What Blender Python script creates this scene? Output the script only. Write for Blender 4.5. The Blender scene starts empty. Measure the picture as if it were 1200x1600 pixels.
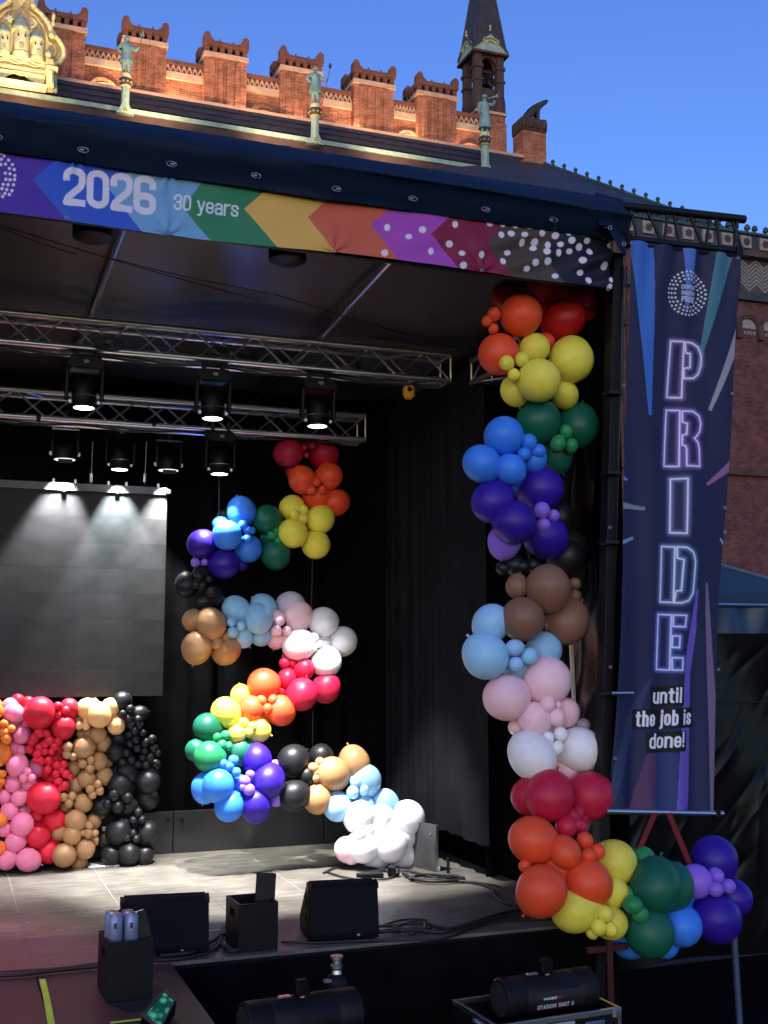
import bpy, bmesh, math, random
import numpy as np
from mathutils import Matrix, Vector
random.seed(7)
RNG = np.random.default_rng(7)
sc = bpy.context.scene
COL = sc.collection
rad = math.radians

# ------------------------------------------------------------------ camera, sky, sun, exposure
YAW, PITCH, FPX = rad(20.79), rad(6.75), 1800.0        # yaw right of the stage's depth axis, focal length for a 1200 px wide picture
CAM = np.array([0.0, 0.0, 3.05])
cf = np.array([math.sin(YAW)*math.cos(PITCH), math.cos(YAW)*math.cos(PITCH), math.sin(PITCH)])
cr = np.array([math.cos(YAW), -math.sin(YAW), 0.0])
cu = np.cross(cr, cf)
cd = bpy.data.cameras.new('camera'); cam = bpy.data.objects.new('camera', cd); COL.objects.link(cam)
cd.sensor_fit = 'HORIZONTAL'; cd.sensor_width = 36.0; cd.lens = 36.0*FPX/1200.0
cd.clip_start = 0.1; cd.clip_end = 2000
cam.matrix_world = Matrix(((cr[0], cu[0], -cf[0], CAM[0]), (cr[1], cu[1], -cf[1], CAM[1]), (cr[2], cu[2], -cf[2], CAM[2]), (0, 0, 0, 1)))
sc.camera = cam
SUN_EL, SUN_AZ = rad(5.0), rad(205)      # the sun is going down behind the camera
w = bpy.data.worlds.new('World'); sc.world = w; w.use_nodes = True
nt = w.node_tree
for n in list(nt.nodes): nt.nodes.remove(n)
sky = nt.nodes.new('ShaderNodeTexSky'); sky.sky_type = 'NISHITA'; sky.sun_disc = False
sky.sun_elevation = SUN_EL; sky.sun_rotation = SUN_AZ
sky.air_density = 1.0; sky.dust_density = 0.3; sky.ozone_density = 3.5
hsv = nt.nodes.new('ShaderNodeHueSaturation'); hsv.inputs['Saturation'].default_value = 1.05; hsv.inputs['Hue'].default_value = .526
bg = nt.nodes.new('ShaderNodeBackground'); bg.inputs['Strength'].default_value = 0.12
wo = nt.nodes.new('ShaderNodeOutputWorld')
nt.links.new(sky.outputs[0], hsv.inputs['Color']); nt.links.new(hsv.outputs[0], bg.inputs['Color']); nt.links.new(bg.outputs[0], wo.inputs['Surface'])
sd = bpy.data.lights.new('sun', 'SUN'); sd.energy = 0.29; sd.angle = rad(90); sd.color = (1.0, .80, .82)
sun = bpy.data.objects.new('sun', sd); COL.objects.link(sun)
sdir = Vector((math.sin(SUN_AZ)*math.cos(SUN_EL), math.cos(SUN_AZ)*math.cos(SUN_EL), math.sin(SUN_EL)))
sun.rotation_euler = sdir.to_track_quat('Z', 'Y').to_euler()
sun.location = (-20, -40, 30)
sc.view_settings.view_transform = 'Standard'; sc.view_settings.look = 'None'
sc.view_settings.exposure = 1.75; sc.view_settings.gamma = 1.0; sc.view_settings.use_curve_mapping = False
sc.render.engine = 'CYCLES'
sc.cycles.use_denoising = True
sc.cycles.max_bounces = 8; sc.cycles.diffuse_bounces = 3; sc.cycles.glossy_bounces = 3; sc.cycles.transmission_bounces = 3
sc.cycles.sample_clamp_indirect = 4.0
sc.cycles.use_light_tree = True

# ------------------------------------------------------------------ measuring: a sight line cut by a plane of the place
def P(x, y, Y=None, X=None, Z=None):
    d = cr*(x-600) - cu*(y-800) + cf*FPX
    t = Y/d[1] if Y is not None else (X/d[0] if X is not None else (Z-CAM[2])/d[2])
    return CAM + d*t
def pxm(Y, x):                      # metres per picture pixel at depth Y, column x
    d = cr*(x-600) + cf*FPX
    return Y/d[1]
def proj(p):                        # (n,3) -> (n,2)
    v = p - CAM
    z = v @ cf
    return np.stack([600 + FPX*(v @ cr)/z, 800 - FPX*(v @ cu)/z], -1)

# ------------------------------------------------------------------ materials
MATS = {}
def srgb(r, g, b):
    def c(v):
        v /= 255.0
        return v/12.92 if v <= .04045 else ((v+.055)/1.055)**2.4
    return (c(r), c(g), c(b), 1.0)
def mat(name, col, rough=.6, metal=0.0, vary=.12, scale=8.0, bump=0.0, bscale=40.0, spec=None, sss=0.0, emit=0.0, rand=0.0, coat=0.0, rvary=0.0):
    if name in MATS: return MATS[name]
    m = bpy.data.materials.new(name); m.use_nodes = True; MATS[name] = m
    t = m.node_tree; b = t.nodes['Principled BSDF']
    b.inputs['Roughness'].default_value = rough; b.inputs['Metallic'].default_value = metal
    if spec is not None: b.inputs['Specular IOR Level'].default_value = spec
    if coat: b.inputs['Coat Weight'].default_value = coat; b.inputs['Coat Roughness'].default_value = .15
    if sss:
        b.inputs['Subsurface Weight'].default_value = sss; b.inputs['Subsurface Scale'].default_value = .04
        b.inputs['Subsurface Radius'].default_value = (1, .7, .6)
    tc = t.nodes.new('ShaderNodeTexCoord')
    src = None
    if vary or rand:
        nz = t.nodes.new('ShaderNodeTexNoise'); nz.inputs['Scale'].default_value = scale; nz.inputs['Detail'].default_value = 5
        t.links.new(tc.outputs['Object'], nz.inputs['Vector'])
        mr = t.nodes.new('ShaderNodeMapRange'); mr.inputs['From Min'].default_value = .3; mr.inputs['From Max'].default_value = .7
        mr.inputs['To Min'].default_value = 1-vary; mr.inputs['To Max'].default_value = 1+vary
        t.links.new(nz.outputs['Fac'], mr.inputs['Value'])
        val = mr.outputs[0]
        if rand:
            oi = t.nodes.new('ShaderNodeObjectInfo')
            m2 = t.nodes.new('ShaderNodeMapRange'); m2.inputs['To Min'].default_value = 1-rand; m2.inputs['To Max'].default_value = 1+rand
            t.links.new(oi.outputs['Random'], m2.inputs['Value'])
            mm = t.nodes.new('ShaderNodeMath'); mm.operation = 'MULTIPLY'
            t.links.new(val, mm.inputs[0]); t.links.new(m2.outputs[0], mm.inputs[1]); val = mm.outputs[0]
        vm = t.nodes.new('ShaderNodeVectorMath'); vm.operation = 'SCALE'; vm.inputs[0].default_value = col[:3]
        t.links.new(val, vm.inputs['Scale']); t.links.new(vm.outputs[0], b.inputs['Base Color'])
        if rvary:
            m3 = t.nodes.new('ShaderNodeMapRange'); m3.inputs['From Min'].default_value = .3; m3.inputs['From Max'].default_value = .7
            m3.inputs['To Min'].default_value = max(.02, rough-rvary); m3.inputs['To Max'].default_value = min(1, rough+rvary)
            t.links.new(nz.outputs['Fac'], m3.inputs['Value']); t.links.new(m3.outputs[0], b.inputs['Roughness'])
    else:
        b.inputs['Base Color'].default_value = col
    if bump:
        n2 = t.nodes.new('ShaderNodeTexNoise'); n2.inputs['Scale'].default_value = bscale; n2.inputs['Detail'].default_value = 4
        t.links.new(tc.outputs['Object'], n2.inputs['Vector'])
        bp = t.nodes.new('ShaderNodeBump'); bp.inputs['Strength'].default_value = min(1, bump); bp.inputs['Distance'].default_value = .02
        t.links.new(n2.outputs['Fac'], bp.inputs['Height']); t.links.new(bp.outputs[0], b.inputs['Normal'])
    if emit:
        b.inputs['Emission Color'].default_value = col; b.inputs['Emission Strength'].default_value = emit
    return m
def brick_mat(name, c1, c2, mortar, scale=1.0):
    m = bpy.data.materials.new(name); m.use_nodes = True; MATS[name] = m
    t = m.node_tree; b = t.nodes['Principled BSDF']; b.inputs['Roughness'].default_value = .85
    g = t.nodes.new('ShaderNodeNewGeometry'); sp = t.nodes.new('ShaderNodeSeparateXYZ'); cb = t.nodes.new('ShaderNodeCombineXYZ')
    ad = t.nodes.new('ShaderNodeMath'); ad.operation = 'ADD'
    t.links.new(g.outputs['Position'], sp.inputs[0]); t.links.new(sp.outputs[0], ad.inputs[0]); t.links.new(sp.outputs[1], ad.inputs[1])
    t.links.new(ad.outputs[0], cb.inputs[0]); t.links.new(sp.outputs[2], cb.inputs[1])
    bt = t.nodes.new('ShaderNodeTexBrick'); bt.inputs['Scale'].default_value = scale
    bt.inputs['Color1'].default_value = c1; bt.inputs['Color2'].default_value = c2; bt.inputs['Mortar'].default_value = mortar
    bt.inputs['Brick Width'].default_value = .26; bt.inputs['Row Height'].default_value = .085; bt.inputs['Mortar Size'].default_value = .011
    bt.inputs['Bias'].default_value = -.1
    t.links.new(cb.outputs[0], bt.inputs['Vector'])
    nz = t.nodes.new('ShaderNodeTexNoise'); nz.inputs['Scale'].default_value = 2.2; nz.inputs['Detail'].default_value = 9; nz.inputs['Roughness'].default_value = .7
    t.links.new(g.outputs['Position'], nz.inputs['Vector'])
    mr = t.nodes.new('ShaderNodeMapRange'); mr.inputs['From Min'].default_value = .3; mr.inputs['From Max'].default_value = .7
    mr.inputs['To Min'].default_value = .5; mr.inputs['To Max'].default_value = 1.4
    t.links.new(nz.outputs['Fac'], mr.inputs['Value'])
    vm = t.nodes.new('ShaderNodeVectorMath'); vm.operation = 'SCALE'
    t.links.new(bt.outputs['Color'], vm.inputs[0]); t.links.new(mr.outputs[0], vm.inputs['Scale']); t.links.new(vm.outputs[0], b.inputs['Base Color'])
    bp = t.nodes.new('ShaderNodeBump'); bp.inputs['Strength'].default_value = .8; bp.inputs['Distance'].default_value = .03
    t.links.new(bt.outputs['Fac'], bp.inputs['Height']); bp.invert = True; t.links.new(bp.outputs[0], b.inputs['Normal'])
    return m
def print_mat(name, rough=.55):
    m = bpy.data.materials.new(name); m.use_nodes = True; MATS[name] = m
    t = m.node_tree; b = t.nodes['Principled BSDF']; b.inputs['Roughness'].default_value = rough
    b.inputs['Specular IOR Level'].default_value = .3
    a = t.nodes.new('ShaderNodeAttribute'); a.attribute_name = 'print'
    t.links.new(a.outputs['Color'], b.inputs['Base Color'])
    return m

# ------------------------------------------------------------------ mesh building
class MB:
    def __init__(s): s.v = []; s.f = []
    def add(s, vs, fs):
        o = len(s.v); s.v += [tuple(map(float, p)) for p in vs]; s.f += [tuple(i+o for i in q) for q in fs]; return s
    def box(s, a, b):
        x0, y0, z0 = a; x1, y1, z1 = b
        return s.add([(x0,y0,z0),(x1,y0,z0),(x1,y1,z0),(x0,y1,z0),(x0,y0,z1),(x1,y0,z1),(x1,y1,z1),(x0,y1,z1)],
                     [(0,3,2,1),(4,5,6,7),(0,1,5,4),(1,2,6,5),(2,3,7,6),(3,0,4,7)])
    def cbox(s, c, size, bev=0.0):
        c = np.array(c, float); h = np.array(size, float)/2
        if not bev: return s.box(c-h, c+h)
        b = min(bev, *(h*.9)); vs = []; 
        for sx in (-1,1):
            for sy in (-1,1):
                for sz in (-1,1):
                    k = np.array((sx,sy,sz))
                    for ax in range(3):
                        q = h.copy(); 
                        for o in range(3):
                            if o != ax: q[o] -= b
                        vs.append(c + k*q)
        bm = bmesh.new()
        for p in vs: bm.verts.new(p)
        r = bmesh.ops.convex_hull(bm, input=list(bm.verts))
        bm.verts.index_update()
        s.add([v.co[:] for v in bm.verts], [tuple(v.index for v in f.verts) for f in bm.faces]); bm.free(); return s
    def tube(s, pts, r, n=8, r2=None, caps=True):
        pts = [np.array(p, float) for p in pts]; m = len(pts); vs = []; fs = []
        rs = [r + ((r2 if r2 is not None else r)-r)*i/(m-1) for i in range(m)]
        up = None
        for i, p in enumerate(pts):
            d = pts[min(i+1, m-1)] - pts[max(i-1, 0)]; d /= (np.linalg.norm(d)+1e-12)
            if up is None:
                up = np.array((0,0,1.)) if abs(d[2]) < .9 else np.array((1.,0,0))
            a = np.cross(d, up); a /= np.linalg.norm(a)+1e-12; b = np.cross(a, d); up = b
            for k in range(n):
                t = 2*math.pi*k/n; vs.append(p + rs[i]*(a*math.cos(t)+b*math.sin(t)))
        for i in range(m-1):
            for k in range(n):
                fs.append((i*n+k, i*n+(k+1)%n, (i+1)*n+(k+1)%n, (i+1)*n+k))
        if caps: fs.append(tuple(range(n-1,-1,-1))); fs.append(tuple((m-1)*n+k for k in range(n)))
        return s.add(vs, fs)
    def lathe(s, c, prof, n=20, axis='z', cap=True):
        c = np.array(c, float); vs = []; fs = []; m = len(prof)
        for r, h in prof:
            for k in range(n):
                t = 2*math.pi*k/n; x, y = r*math.cos(t), r*math.sin(t)
                vs.append(c + (np.array((x,y,h)) if axis == 'z' else np.array((h,x,y)) if axis == 'x' else np.array((y,h,x))))
        for i in range(m-1):
            for k in range(n): fs.append((i*n+k, i*n+(k+1)%n, (i+1)*n+(k+1)%n, (i+1)*n+k))
        if cap: fs.append(tuple(range(n-1,-1,-1))); fs.append(tuple((m-1)*n+k for k in range(n)))
        return s.add(vs, fs)
    def prism(s, poly, d):           # poly: list of 3D points (planar), d: extrusion vector
        n = len(poly); a = [np.array(p, float) for p in poly]; b = [p+np.array(d, float) for p in a]
        return s.add(a+b, [tuple(range(n)), tuple(range(2*n-1, n-1, -1))] + [(i, n+i, n+(i+1)%n, (i+1)%n) for i in range(n)])
    def strip(s, A, B):              # quad strip between two polylines
        n = len(A); return s.add(list(A)+list(B), [(i, i+1, n+i+1, n+i) for i in range(n-1)])
    def grid(s, pts):                # pts (m,n,3)
        m, n = pts.shape[:2]; i = np.arange(m*n).reshape(m, n)
        q = np.stack([i[:-1,:-1], i[1:,:-1], i[1:,1:], i[:-1,1:]], -1).reshape(-1, 4)
        return s.add(pts.reshape(-1, 3), [tuple(k) for k in q])
    def build(s, name, m, parent=None, smooth=False, local=False, bevel=0.0):
        me = bpy.data.meshes.new(name); me.from_pydata(s.v, [], s.f); me.validate()
        bm = bmesh.new(); bm.from_mesh(me); bmesh.ops.recalc_face_normals(bm, faces=bm.faces); bm.to_mesh(me); bm.free()
        return mesh_obj(name, me, m, parent, smooth, local, bevel)
def mesh_obj(name, me, m, parent=None, smooth=False, local=False, bevel=0.0):
    if isinstance(m, str): m = MATS[m]
    if m is not None and not me.materials: me.materials.append(m)
    if smooth: me.shade_smooth() if smooth is True else me.set_sharp_from_angle(angle=rad(smooth))
    if smooth is not True and smooth: me.polygons.foreach_set('use_smooth', [True]*len(me.polygons)); me.set_sharp_from_angle(angle=rad(smooth))
    o = bpy.data.objects.new(name, me); COL.objects.link(o)
    if bevel:
        b = o.modifiers.new('bevel', 'BEVEL'); b.width = bevel; b.segments = 2; b.limit_method = 'ANGLE'
    if parent is not None: attach(o, parent, local)
    return o
def attach(o, parent, local=False):
    o.parent = parent
    if not local:
        L = parent.location if parent.parent is None else Vector((0,0,0))
        o.matrix_parent_inverse = Matrix.Translation(-L)
def tag(o, label, cat=None, group=None, kind=None):
    o['label'] = label
    if cat: o['category'] = cat
    if group: o['group'] = group
    if kind: o['kind'] = kind
    return o
def thing(name, label, cat, loc=(0,0,0), rot=(0,0,0), group=None):
    o = bpy.data.objects.new(name, None); COL.objects.link(o); o.location = tuple(map(float, loc)); o.rotation_euler = rot
    o.empty_display_size = .1
    return tag(o, label, cat, group)
def struct(o, kind='structure'): o['kind'] = kind; return o
def cable(name, pts, r, m, label=None, parent=None, cat='cable', group=None, res=5):
    q = [np.array(p, float) for p in pts]; q = [2*q[0]-q[1]] + q + [2*q[-1]-q[-2]]; out = []
    for i in range(1, len(q)-2):
        for k in range(res):
            t = k/res; a, b, c, d = q[i-1:i+3]
            out.append(.5*((2*b)+(c-a)*t+(2*a-5*b+4*c-d)*t*t+(-a+3*b-3*c+d)*t**3))
    out.append(q[-2])
    o = MB().tube(out, r, 6).build(name, m, parent, smooth=True)
    if label: tag(o, label, cat, group)
    return o
def skin(name, vs, es, rs, m, parent, sub=1, local=False):
    me = bpy.data.meshes.new(name); me.from_pydata([tuple(map(float, v)) for v in vs], es, [])
    o = mesh_obj(name, me, m, parent, local=local)
    k = o.modifiers.new('skin', 'SKIN'); k.use_smooth_shade = True
    for i, d in enumerate(me.skin_vertices[0].data):
        r = rs[i]; d.radius = r if isinstance(r, tuple) else (r, r); d.use_root = (i == 0)
    if sub:
        u = o.modifiers.new('sub', 'SUBSURF'); u.levels = sub; u.render_levels = sub
    return o
def spot(name, loc, target, power, col, size, blend=.2, r=.04, parent=None):
    l = bpy.data.lights.new(name, 'SPOT'); l.energy = power; l.color = col; l.spot_size = rad(size); l.spot_blend = blend; l.shadow_soft_size = r
    o = bpy.data.objects.new(name, l); COL.objects.link(o); o.location = tuple(map(float, loc))
    d = Vector([float(a-b) for a, b in zip(loc, target)]); o.rotation_euler = d.to_track_quat('Z', 'Y').to_euler()
    if parent is not None:
        o.parent = parent; o.matrix_parent_inverse = Matrix.Translation(-parent.location)
    return o

# shared materials
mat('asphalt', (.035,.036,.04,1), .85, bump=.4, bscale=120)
mat('pit_shade', (.004,.004,.005,1), .9, bump=.3, bscale=90, spec=.05)  # near-black colour carries the shade in front of the stage
mat('deck', (.135,.122,.104,1), .5, vary=.2, scale=3.0, bump=.15, bscale=60, rvary=.12)
def streak(m):      # scuffed plywood: long faint streaks across the panels
    t = m.node_tree; b = t.nodes['Principled BSDF']; old = b.inputs['Base Color'].links[0].from_socket
    g = t.nodes.new('ShaderNodeNewGeometry'); mp = t.nodes.new('ShaderNodeMapping'); mp.inputs['Scale'].default_value = (2.2, 14, 1)
    mp.inputs['Rotation'].default_value = (0, 0, .06)
    nz = t.nodes.new('ShaderNodeTexNoise'); nz.inputs['Scale'].default_value = 1.6; nz.inputs['Detail'].default_value = 8; nz.inputs['Roughness'].default_value = .65
    mr = t.nodes.new('ShaderNodeMapRange'); mr.inputs['From Min'].default_value = .32; mr.inputs['From Max'].default_value = .7; mr.inputs['To Min'].default_value = .62; mr.inputs['To Max'].default_value = 1.3
    vm = t.nodes.new('ShaderNodeVectorMath'); vm.operation = 'SCALE'
    t.links.new(g.outputs['Position'], mp.inputs[0]); t.links.new(mp.outputs[0], nz.inputs['Vector']); t.links.new(nz.outputs['Fac'], mr.inputs['Value'])
    t.links.new(old, vm.inputs[0]); t.links.new(mr.outputs[0], vm.inputs['Scale']); t.links.new(vm.outputs[0], b.inputs['Base Color'])
streak(MATS['deck'])
mat('black_cloth', (.0045,.0045,.0055,1), .95, vary=.3, scale=5, bump=.3, bscale=300, spec=.04)
mat('drape_cloth', (.0105,.0115,.0145,1), .9, vary=.25, scale=4, bump=.2, bscale=200, spec=.08)
mat('black_paint', (.006,.006,.008,1), .5, vary=.2, bump=.1, bscale=200, spec=.2)
mat('black_plastic', (.0035,.0035,.0045,1), .45, vary=.15, spec=.16)
mat('wedge_paint', (.005,.0055,.008,1), .6, vary=.2, bump=.35, bscale=350, spec=.12)
mat('foil', (.003,.003,.004,1), .28, vary=.2, spec=.22)
mat('tarp', srgb(14,30,54), .6, vary=.14, scale=3, bump=.25, bscale=7, spec=.14)
mat('tarp_inside', (.044,.043,.045,1), .42, vary=.2, scale=1.2, bump=.05, bscale=3, spec=1.0, rvary=.06)
mat('alu', (.62,.62,.64,1), .30, 1.0, vary=.08, scale=30)
mat('steel', (.45,.46,.50,1), .35, 1.0, vary=.1, scale=20)
mat('black_steel', (.006,.006,.008,1), .45, vary=.2, spec=.3)
mat('cable_rubber', (.010,.010,.010,1), .5, vary=.1)
mat('lens', (1,.98,.95,1), .3, vary=0, emit=4.0)
mat('par_lens', (.9,.88,.85,1), .25, vary=0, emit=.35)
mat('glass_dim', (.03,.03,.04,1), .1, vary=0)
mat('slate', (.035,.034,.042,1), .6, vary=.35, scale=2.5, bump=.4, bscale=10)
mat('slate_blue', (.032,.036,.050,1), .55, vary=.3, scale=2.0, bump=.4, bscale=9)
mat('copper', srgb(148,172,158), .7, vary=.2, scale=5)
mat('copper_dark', srgb(52,74,78), .7, vary=.3, scale=3)
mat('gilt', srgb(205,188,130), .5, .1, vary=.3, scale=6, bump=.3, bscale=12)
mat('gilt_bright', srgb(226,214,158), .5, .1, vary=.25, scale=8)
mat('crest_field', srgb(180,160,120), .7, vary=.2, scale=4)
mat('stone_red', srgb(120,74,64), .85, vary=.25, scale=2, bump=.3, bscale=12)
mat('stone_pale', srgb(205,165,140), .8, vary=.15, scale=3)
mat('stone_dark', srgb(78,58,54), .85, vary=.3, scale=2, bump=.4, bscale=10)
mat('hole', (.006,.005,.005,1), .9, vary=0)
mat('mosaic_pale', srgb(142,140,140), .8, vary=.2)
mat('mosaic_dark', srgb(70,66,68), .8, vary=.2)
mat('pane', srgb(120,130,150), .1, vary=.3, scale=4)
brick_mat('brick_lit', srgb(190,106,76), srgb(138,70,52), srgb(176,142,114))  # paler copy of the hall's brick, floodlight partly put into the colour
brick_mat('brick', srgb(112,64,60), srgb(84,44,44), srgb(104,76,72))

# ------------------------------------------------------------------ the setting: ground and stage deck
SZ = 1.2                                             # stage floor above the square
YF, YB = 7.08, 10.8                                  # front edge and back wall of the stage
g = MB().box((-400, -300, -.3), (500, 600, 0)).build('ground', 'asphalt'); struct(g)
pm_ = MB().box((-6, 3.5, .004), (14, 9.8, .02)).build('pit_shade_sheet', 'pit_shade'); struct(pm_)  # added dark sheet over the asphalt, stands in for shade in the pit
floor = MB().box((-4.2, YF, 1.02), (4.36, YB, SZ-.022)).build('stage_floor', 'black_paint'); struct(floor)
xs = [-4.2+.0] + [(.57+.69*k) for k in range(-6, 6)] ; xs = sorted(x for x in xs if -4.2 <= x < 4.2) + [4.36]
ys = [YF, 8.70, 10.32, YB]
k = 0
for i in range(len(xs)-1):
    for j in range(len(ys)-1):
        gap = .0007; t = random.uniform(-.0004, .0004)
        MB().box((xs[i]+gap, ys[j]+gap, SZ-.02), (xs[i+1]-gap, ys[j+1]-gap, SZ+t)).build('deck_panel', 'deck', floor)
# worn pale tape and screw heads along the seams
mat('seam_pale', (.30,.28,.24,1), .7, vary=.4, scale=60)
for x in (.57, 1.26, 2.64):
    MB().box((x-.0026, 8.72, SZ+.003), (x+.0026, 10.3, SZ+.0045)).build('seam_line', 'seam_pale', floor)
MB().box((-1.5, 8.697, SZ+.003), (2.3, 8.702, SZ+.0045)).build('seam_line', 'seam_pale', floor)
sm = MB()
for _ in range(70):
    x, y = random.choice([.57, 1.26, 1.95, 2.64]) + random.choice([-.045,.045,0]), random.uniform(7.4, 10.5)
    if random.random() < .4: x, y = random.uniform(.2, 3.6), random.uniform(7.4, 10.4)
    l = random.uniform(.006, .03); a = random.uniform(0, 3)
    sm.lathe((x, y, SZ+.002), [(.006+l*.15, 0), (.005, .0015)], 6)
sm = sm.build('screw_head', 'seam_pale', floor); sm['kind'] = 'stuff'
# thrust of the stage towards the square, on the left
thrust = MB().box((-4.2, 4.9, 1.02), (1.34, YF-.005, SZ-.022)).build('stage_thrust', 'black_paint'); struct(thrust)
mat('deck_dark', (.030,.028,.031,1), .5, vary=.25, scale=3, bump=.1, bscale=60)
for i, (a, b) in enumerate(((-4.2,-3.0),(-3.0,-1.8),(-1.8,-.6),(-.6,.57),(.57,1.34))):
    MB().box((a+.003, 4.9, SZ-.02), (b-.003, YF-.008, SZ)).build('deck_panel', 'deck_dark', thrust, bevel=.002)
# black skirt round the stage
def folds(A, B, z0, z1, amp, wl, n=160, m=24, seed=0, hem=0.0, nrm=None):
    A, B = np.array(A, float), np.array(B, float); L = np.linalg.norm(B-A); d = (B-A)/L
    nr = np.array((d[1], -d[0])) if nrm is None else np.array(nrm)
    rg = np.random.default_rng(seed); s = np.linspace(0, L, n); v = np.linspace(0, 1, m)
    S, V = np.meshgrid(s, v, indexing='ij'); D = np.zeros_like(S)
    for q in range(7):
        k = 2*math.pi/(wl*rg.uniform(.6, 2.2)); D += rg.uniform(.3, 1)*np.sin(k*S + rg.uniform(0, 6) + rg.uniform(-1.5,1.5)*V)*(.45+.55*(V if q % 2 else 1-V*.5))
    D *= amp/2.2
    p = np.zeros(S.shape+(3,)); p[...,0] = A[0]+d[0]*S+nr[0]*D; p[...,1] = A[1]+d[1]*S+nr[1]*D
    p[...,2] = z1 + (z0-z1)*V + hem*np.sin(S*6)*V
    return p
sk = MB().grid(folds((1.34, YF-.05), (4.36, YF-.05), 0.01, SZ-.03, .02, .3, seed=1)).build('stage_skirt', 'black_cloth', smooth=True)
tag(sk, 'black cloth skirt hanging under the front edge of the stage', 'skirt')
sk = MB().grid(folds((1.36, 4.9), (1.36, YF-.06), 0.01, SZ-.01, .012, .3, seed=2)).build('stage_skirt', 'black_cloth', smooth=True)
tag(sk, 'black cloth skirt along the side of the stage thrust at left', 'skirt')
MB().box((-4.2, 4.86, 0.01), (1.34, 4.895, SZ-.01)).build('fascia', 'black_paint', thrust)
# green marking tape on the thrust
tape = mat('tape_green', srgb(165,238,70), .6, vary=.1)
a0, a1, a2 = P(66,1531,Z=SZ), P(72,1562,Z=SZ), P(81,1606,Z=SZ)
def ribbon(pts, wd, z):
    A = []; B = []
    for p in pts: A.append((p[0]-wd/2, p[1], z)); B.append((p[0]+wd/2, p[1], z))
    return MB().strip(A, B)
tag(ribbon([a0, (a1[0]+.004,a1[1],0), a2], .034, SZ+.004).build('marking_tape', tape), 'lime green tape strip running towards the audience on dark deck', 'tape')
b0, b1 = P(172,1599,Z=SZ), P(226,1593,Z=SZ)
tag(MB().add([(b0[0],b0[1]-.02,SZ+.004),(b1[0],b1[1]-.02,SZ+.004),(b1[0],b1[1]+.015,SZ+.004),(b0[0],b0[1]+.012,SZ+.004)], [(0,1,2,3)]).build('marking_tape', tape), 'lime green tape strip beside the small lit screen at bottom', 'tape')
wt = mat('tape_white', (.75,.74,.72,1), .6)
c0, c1 = P(318,1456,Z=SZ), P(362,1453,Z=SZ)
tag(MB().box((c0[0], c0[1]-.012, SZ+.003), (c1[0], c0[1]+.014, SZ+.005)).build('marking_tape', wt), 'white tape strip on the deck between monitor and crate', 'tape')

# back wall boards, drapes
bw = MB().box((-4.2, YB+.06, 1.02), (4.36, YB+.12, 5.6)).build('back_wall', 'black_cloth'); struct(bw)
bwx = [P(x, 1300, Y=YB-.04)[0] for x in (178, 270, 505)]
zt = P(300, 1266, Y=YB-.04)[2]
mat('board', (.020,.021,.024,1), .55, vary=.2, scale=3, bump=.1)
edges = [-4.2, -2.9, -1.6, -.3, bwx[0], bwx[1], bwx[2], bwx[2]+.9]
for a, b in zip(edges[:-1], edges[1:]):
    bd = MB().box((a+.004, YB-.06, SZ+.003), (b-.004, YB-.02, zt)).build('wall_board', 'board', bw, bevel=.004)
for px in (262, 284):
    q = P(px, 1280 if px < 270 else 1281, Y=YB-.06)
    MB().cbox((q[0], YB-.066, q[2]), (.035, .02, .035), .004).build('bolt_slot', 'hole', bw)
back = MB().grid(folds((-4.2, YB+.02), (4.36, YB+.02), zt-.1, 5.7, .05, .35, n=300, seed=3)).build('backdrop_curtain', 'black_cloth', smooth=True)
tag(back, 'black backdrop curtain across the rear of the stage', 'curtain')
cA, cB = P(604, 1200, Y=10.55), P(762, 1200, Y=8.55)
side = MB().grid(folds((cA[0], 10.55), (cB[0], 8.55), 1.48, 5.45, .022, .20, n=320, m=60, seed=5, hem=.012)).build('side_curtain', 'drape_cloth', smooth=True)
tag(side, 'dark charcoal curtain with vertical folds on the right stage side', 'curtain')
side2 = MB()
for pa, pb, n_w, sd_w in (((cB[0]+.02, 8.66), (4.54, 8.66), 60, 9), ((4.545, 8.65), (4.545, YF+.02), 120, 8), ((4.545, 10.85), (4.545, 8.68), 60, 10)):
    side2.grid(folds(pa, pb, 1.0 if sd_w == 10 else 1.22, 5.95, .03, .4, n=n_w, seed=sd_w))
side2 = side2.build('side_curtain', 'black_cloth', smooth=True)
tag(side2, 'black wing curtain behind the large balloon garland', 'curtain')
st = thing('curtain_stand', 'thin black stand pole below the hem of the side curtain', 'stand', P(708,1375,Z=SZ))
q = P(708,1375,Z=SZ); MB().tube([q+(0,.1,.02), q+(0,.1,.16)], .014).build('pole', 'black_steel', st)
MB().lathe(q+(0,.1,.0), [(.09,.004),(.09,.018),(.02,.024)], 14).build('base_plate', 'black_steel', st)

# grey board leaning behind the white balloons
pn = thing('loose_board', 'grey board standing on edge behind the white balloons', 'board', P(662,1360,Z=SZ))
A, B = P(636,1352,Z=SZ), P(680,1362,Z=SZ)
zt2 = P(682,1290,Y=B[1])[2]; zt1 = P(640,1282,Y=A[1])[2]
MB().prism([A+(0,0,.004), B+(0,0,.004), (B[0]+.01,B[1],zt2), (A[0]+.01,A[1],zt1)], (.03,.03,0)).build('panel', mat('board_grey', (.06,.06,.062,1), .5, vary=.2), pn)
MB().prism([B+(.0,-.004,.004), B+(.018,-.004,.004), (B[0]+.028,B[1]-.004,zt2), (B[0]+.01,B[1]-.004,zt2)], (.02,.03,0)).build('edge_strip', 'alu', pn)
q = P(673,1304,Y=B[1]-.01); MB().lathe(q, [(.010,-.02),(.010,.01)], 8, 'y').build('bolt', 'alu', pn)
MB().cbox(P(684,1361,Z=SZ)+(.0,0,.022), (.035,.035,.042), .006).build('white_foot', mat('white_plastic',(.7,.7,.68,1),.4), pn)

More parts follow.
